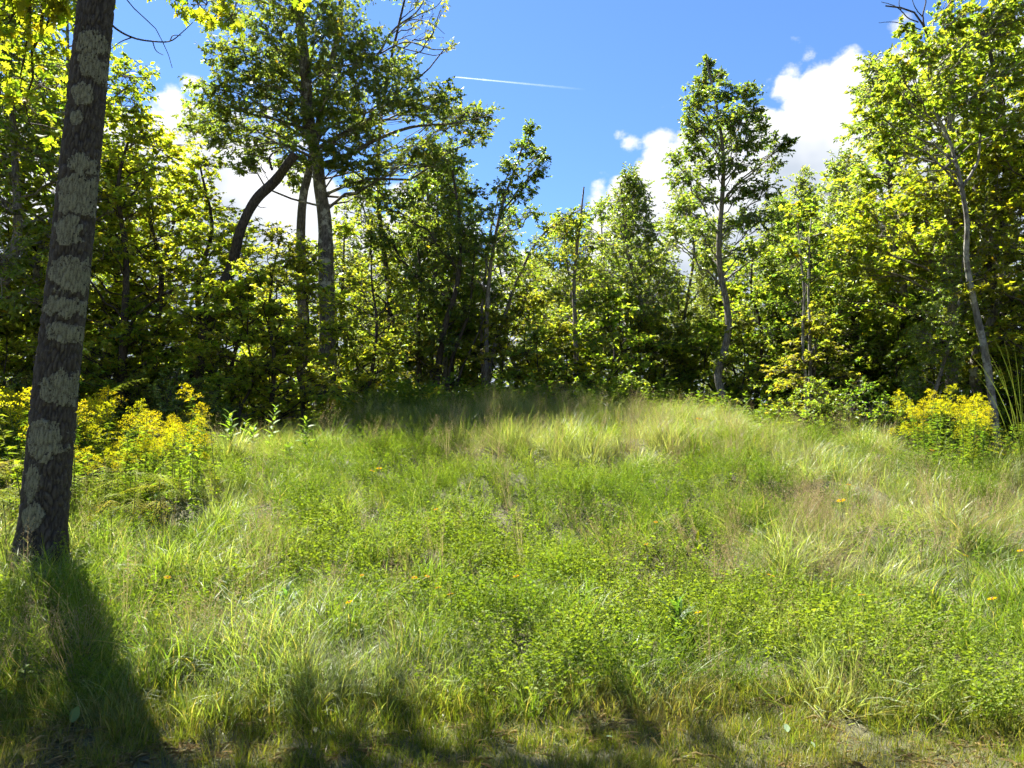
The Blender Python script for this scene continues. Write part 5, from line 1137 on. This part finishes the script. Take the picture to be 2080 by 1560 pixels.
# yellow daisies and buttercup-like flowers in the meadow
def flower_meshes():
    v, f = [], []; n = 11
    for i in range(n):
        a = 2 * math.pi * i / n; c, s = math.cos(a), math.sin(a); b = len(v)
        for (x, y, z) in ((.25, 0, 0), (.65, .17, .06), (1, 0, -.10), (.65, -.17, .06)): v.append((x * c - y * s, x * s + y * c, z))
        f += [(b, b + 1, b + 2), (b, b + 2, b + 3)]
    pet = mesh_np('petals', np.array(v), [np.array(f)], [M['floret']], False, {'v': np.random.default_rng(1).random(len(v))})
    g = Geo(); th = np.linspace(0, math.pi / 2, 5); g.tube(np.stack([np.zeros(5), np.zeros(5), .22 * np.sin(th)], 1), .28 * np.cos(th) + .004, 10)
    return pet, g.mesh('flower_head', [M['stem_red']])
PET, CEN = flower_meshes()
def flower(px, py, label, r_=.03, D=None, tilt=(.3, 0), gold=(0.50, 0.28, 0.005), group=None):
    if D is None:
        q = ground_hit(px, py, .36); D = q[1]
    p = P(px, py, D); z = gz(p[0], D); h = max(.12, p[2] - z); t = thing('yellow_flower', label, 'flower', (p[0], D, z), 0, 1.0, group); g = Geo()
    st = curve(np.zeros(3), np.array((.02, 0, h * .6)), np.array((0, 0, h)), 6); g.tube(st, np.linspace(.003, .002, 6), 5); link('stem', g.mesh('stem', [M['stem']]), t)
    a = link('petals', PET, t, color=gold); a.location = (0, 0, h); a.scale = (r_,) * 3; a.rotation_euler = (tilt[0], tilt[1], px)
    c = link('flower_head', CEN, t); c.location = (0, 0, h); c.scale = (r_,) * 3; c.rotation_euler = (tilt[0], tilt[1], px)
for px, py, lab, rr in [(1708, 1016, 'orange-yellow daisy on tall stem in the right of the meadow', .045), (1724, 984, 'small yellow flower just above the tall-stemmed daisy', .028), (756, 956, 'left of the paired yellow flowers on the left of the mound', .036), (770, 951, 'right of the paired yellow flowers on the left of the mound', .036),
    (885, 1034, 'single yellow flower in the pale grass below the dry tuft', .026), (842, 1173, 'left of the three yellow flowers in a row on the lower slope', .026), (868, 1170, 'right of the three yellow flowers in a row on the lower slope', .024), (890, 1193, 'yellow flower just below the row of three on the lower slope', .024), (915, 1206, 'lowest yellow flower right of the row on the lower slope', .026),
    (709, 1222, 'lone yellow flower at the edge of the shaded grass, lower left of centre', .026), (340, 1172, 'lone yellow flower low on the left of the meadow', .028), (1048, 1170, 'yellow flower in the middle of the lower slope', .026), (1418, 1243, 'yellow flower beside the long-leaved dark plant', .026), (1566, 1168, 'yellow flower below the straw-coloured patch', .032), (1750, 1208, 'yellow flower in the lower right of the meadow', .028), (2015, 1215, 'yellow flower near the right edge of the lower meadow', .032), (1962, 1128, 'small yellow flower in the right of the meadow near the dry stems', .02), (2072, 1118, 'yellow flower touching the right edge of the picture', .026),
    (1420, 850, 'orange flower on the crest of the mound near the tall ash', .05), (1893, 914, 'yellow flower below the right goldenrod bank', .035), (1332, 1060, 'small yellow flower in the hollow of the meadow centre', .022), (1312, 1105, 'tiny yellow flower below the hollow of the meadow centre', .022), (735, 1168, 'small orange-yellow flower left of the row of three', .02)]:
    flower(px, py, lab, rr)

# fallen pale leaves and low rosettes on the mown strip
def litter():
    r = random.Random(5); m = leaf_material('fallen_leaf', trans=.25, gloss=.0, yellow=0.0)
    lm = [broad_leaf('fallen_leaf', m, .12, 5, .24), broad_leaf('fallen_leaf', m, -.1, 5, .3)]
    for i, (px, py, sz, c, lab) in enumerate([(640, 1492, .085, (0.30, 0.28, 0.20), 'pale dead leaf lying left of centre on the mown strip'), (668, 1498, .07, (0.28, 0.26, 0.19), 'second pale dead leaf just right of the pale one left of centre'), (815, 1498, .08, (0.30, 0.29, 0.2), 'whitish fallen leaf in the middle of the mown strip'), (1050, 1420, .10, (0.15, 0.21, 0.12), 'large grey-green leaf at the edge of the tall grass in the centre'),
            (1245, 1505, .07, (0.15, 0.21, 0.12), 'grey-green leaf on the mown strip right of centre'), (1600, 1500, .10, (0.15, 0.21, 0.12), 'grey-green broad leaf on the mown strip, left of two near the right'), (1648, 1520, .07, (0.15, 0.21, 0.12), 'smaller grey-green leaf right of the broad one near the right'), (1500, 1520, .06, (0.15, 0.21, 0.12), 'small pale leaf at the bottom right of centre'), (425, 1430, .07, (0.3, 0.3, 0.26), 'white curled leaf in the grass below the foreground sprouts'), (145, 1475, .16, (0.10, 0.17, 0.07), 'upright broad green leaf standing at the bottom left'), (1725, 1105, .09, (0.25, 0.27, 0.2), 'silvery leaf tip among the grass in the right meadow'), (365, 1060, .09, (0.5, 0.48, 0.4), 'pale withered leaves lying at the right foot of the fern patch')]):
        q = ground_hit(px, py, .03); o = link('fallen_leaf', lm[i % 2], None, color=c); o.location = (q[0], q[1], gz(q[0], q[1]) + .045 if q[1] < 4.6 else q[2] + .05); o.scale = (sz * .55, sz * .55, sz * .55); o.rotation_euler = (r.uniform(-.4, .4), r.uniform(-.4, .4), r.uniform(0, 6.28))
        if 'upright' in lab: o.rotation_euler = (1.2, -1.2, .4)
        if q[1] > 4.6: o.location.z = gz(q[0], q[1]) + .30
        tag(o, lab, 'leaf')
litter()

# contrail high in the blue
def contrail():
    D = 9000.0; a = P(921, 156, D); b = P(1190, 182, D); t = np.linspace(0, 1, 40)[:, None]; ln = a + (b - a) * t; k = D / FPX
    g = Geo(); rg = np.random.default_rng(3); g.tube(ln - a, (np.linspace(1.2, 2.4, 40) * k) * (1 + .12 * rg.normal(size=40)), 8)
    m, N, L = new_mat('ice_vapour'); n = g.n
    at = N.new('ShaderNodeAttribute'); at.attribute_name = 'v'; tr = N.new('ShaderNodeBsdfTransparent'); df = N.new('ShaderNodeBsdfDiffuse'); df.inputs['Color'].default_value = (.9, .92, .95, 1); tl = N.new('ShaderNodeBsdfTranslucent'); tl.inputs['Color'].default_value = (.9, .92, .95, 1)
    ad = N.new('ShaderNodeMixShader'); ad.inputs[0].default_value = .5; L.new(df.outputs[0], ad.inputs[1]); L.new(tl.outputs[0], ad.inputs[2])
    mx = N.new('ShaderNodeMixShader'); L.new(at.outputs['Fac'], mx.inputs[0]); L.new(tr.outputs[0], mx.inputs[1]); L.new(ad.outputs[0], mx.inputs[2]); out = N.new('ShaderNodeOutputMaterial'); L.new(mx.outputs[0], out.inputs['Surface'])
    vv = np.repeat(np.interp(np.linspace(0, 1, 40), [0, .5, 1], [.20, .06, .0]), 8)
    o = link('contrail', g.mesh('contrail', [m], True, {'v': vv}), None, a); tag(o, 'thin white aircraft contrail across the blue sky', 'contrail')
contrail()
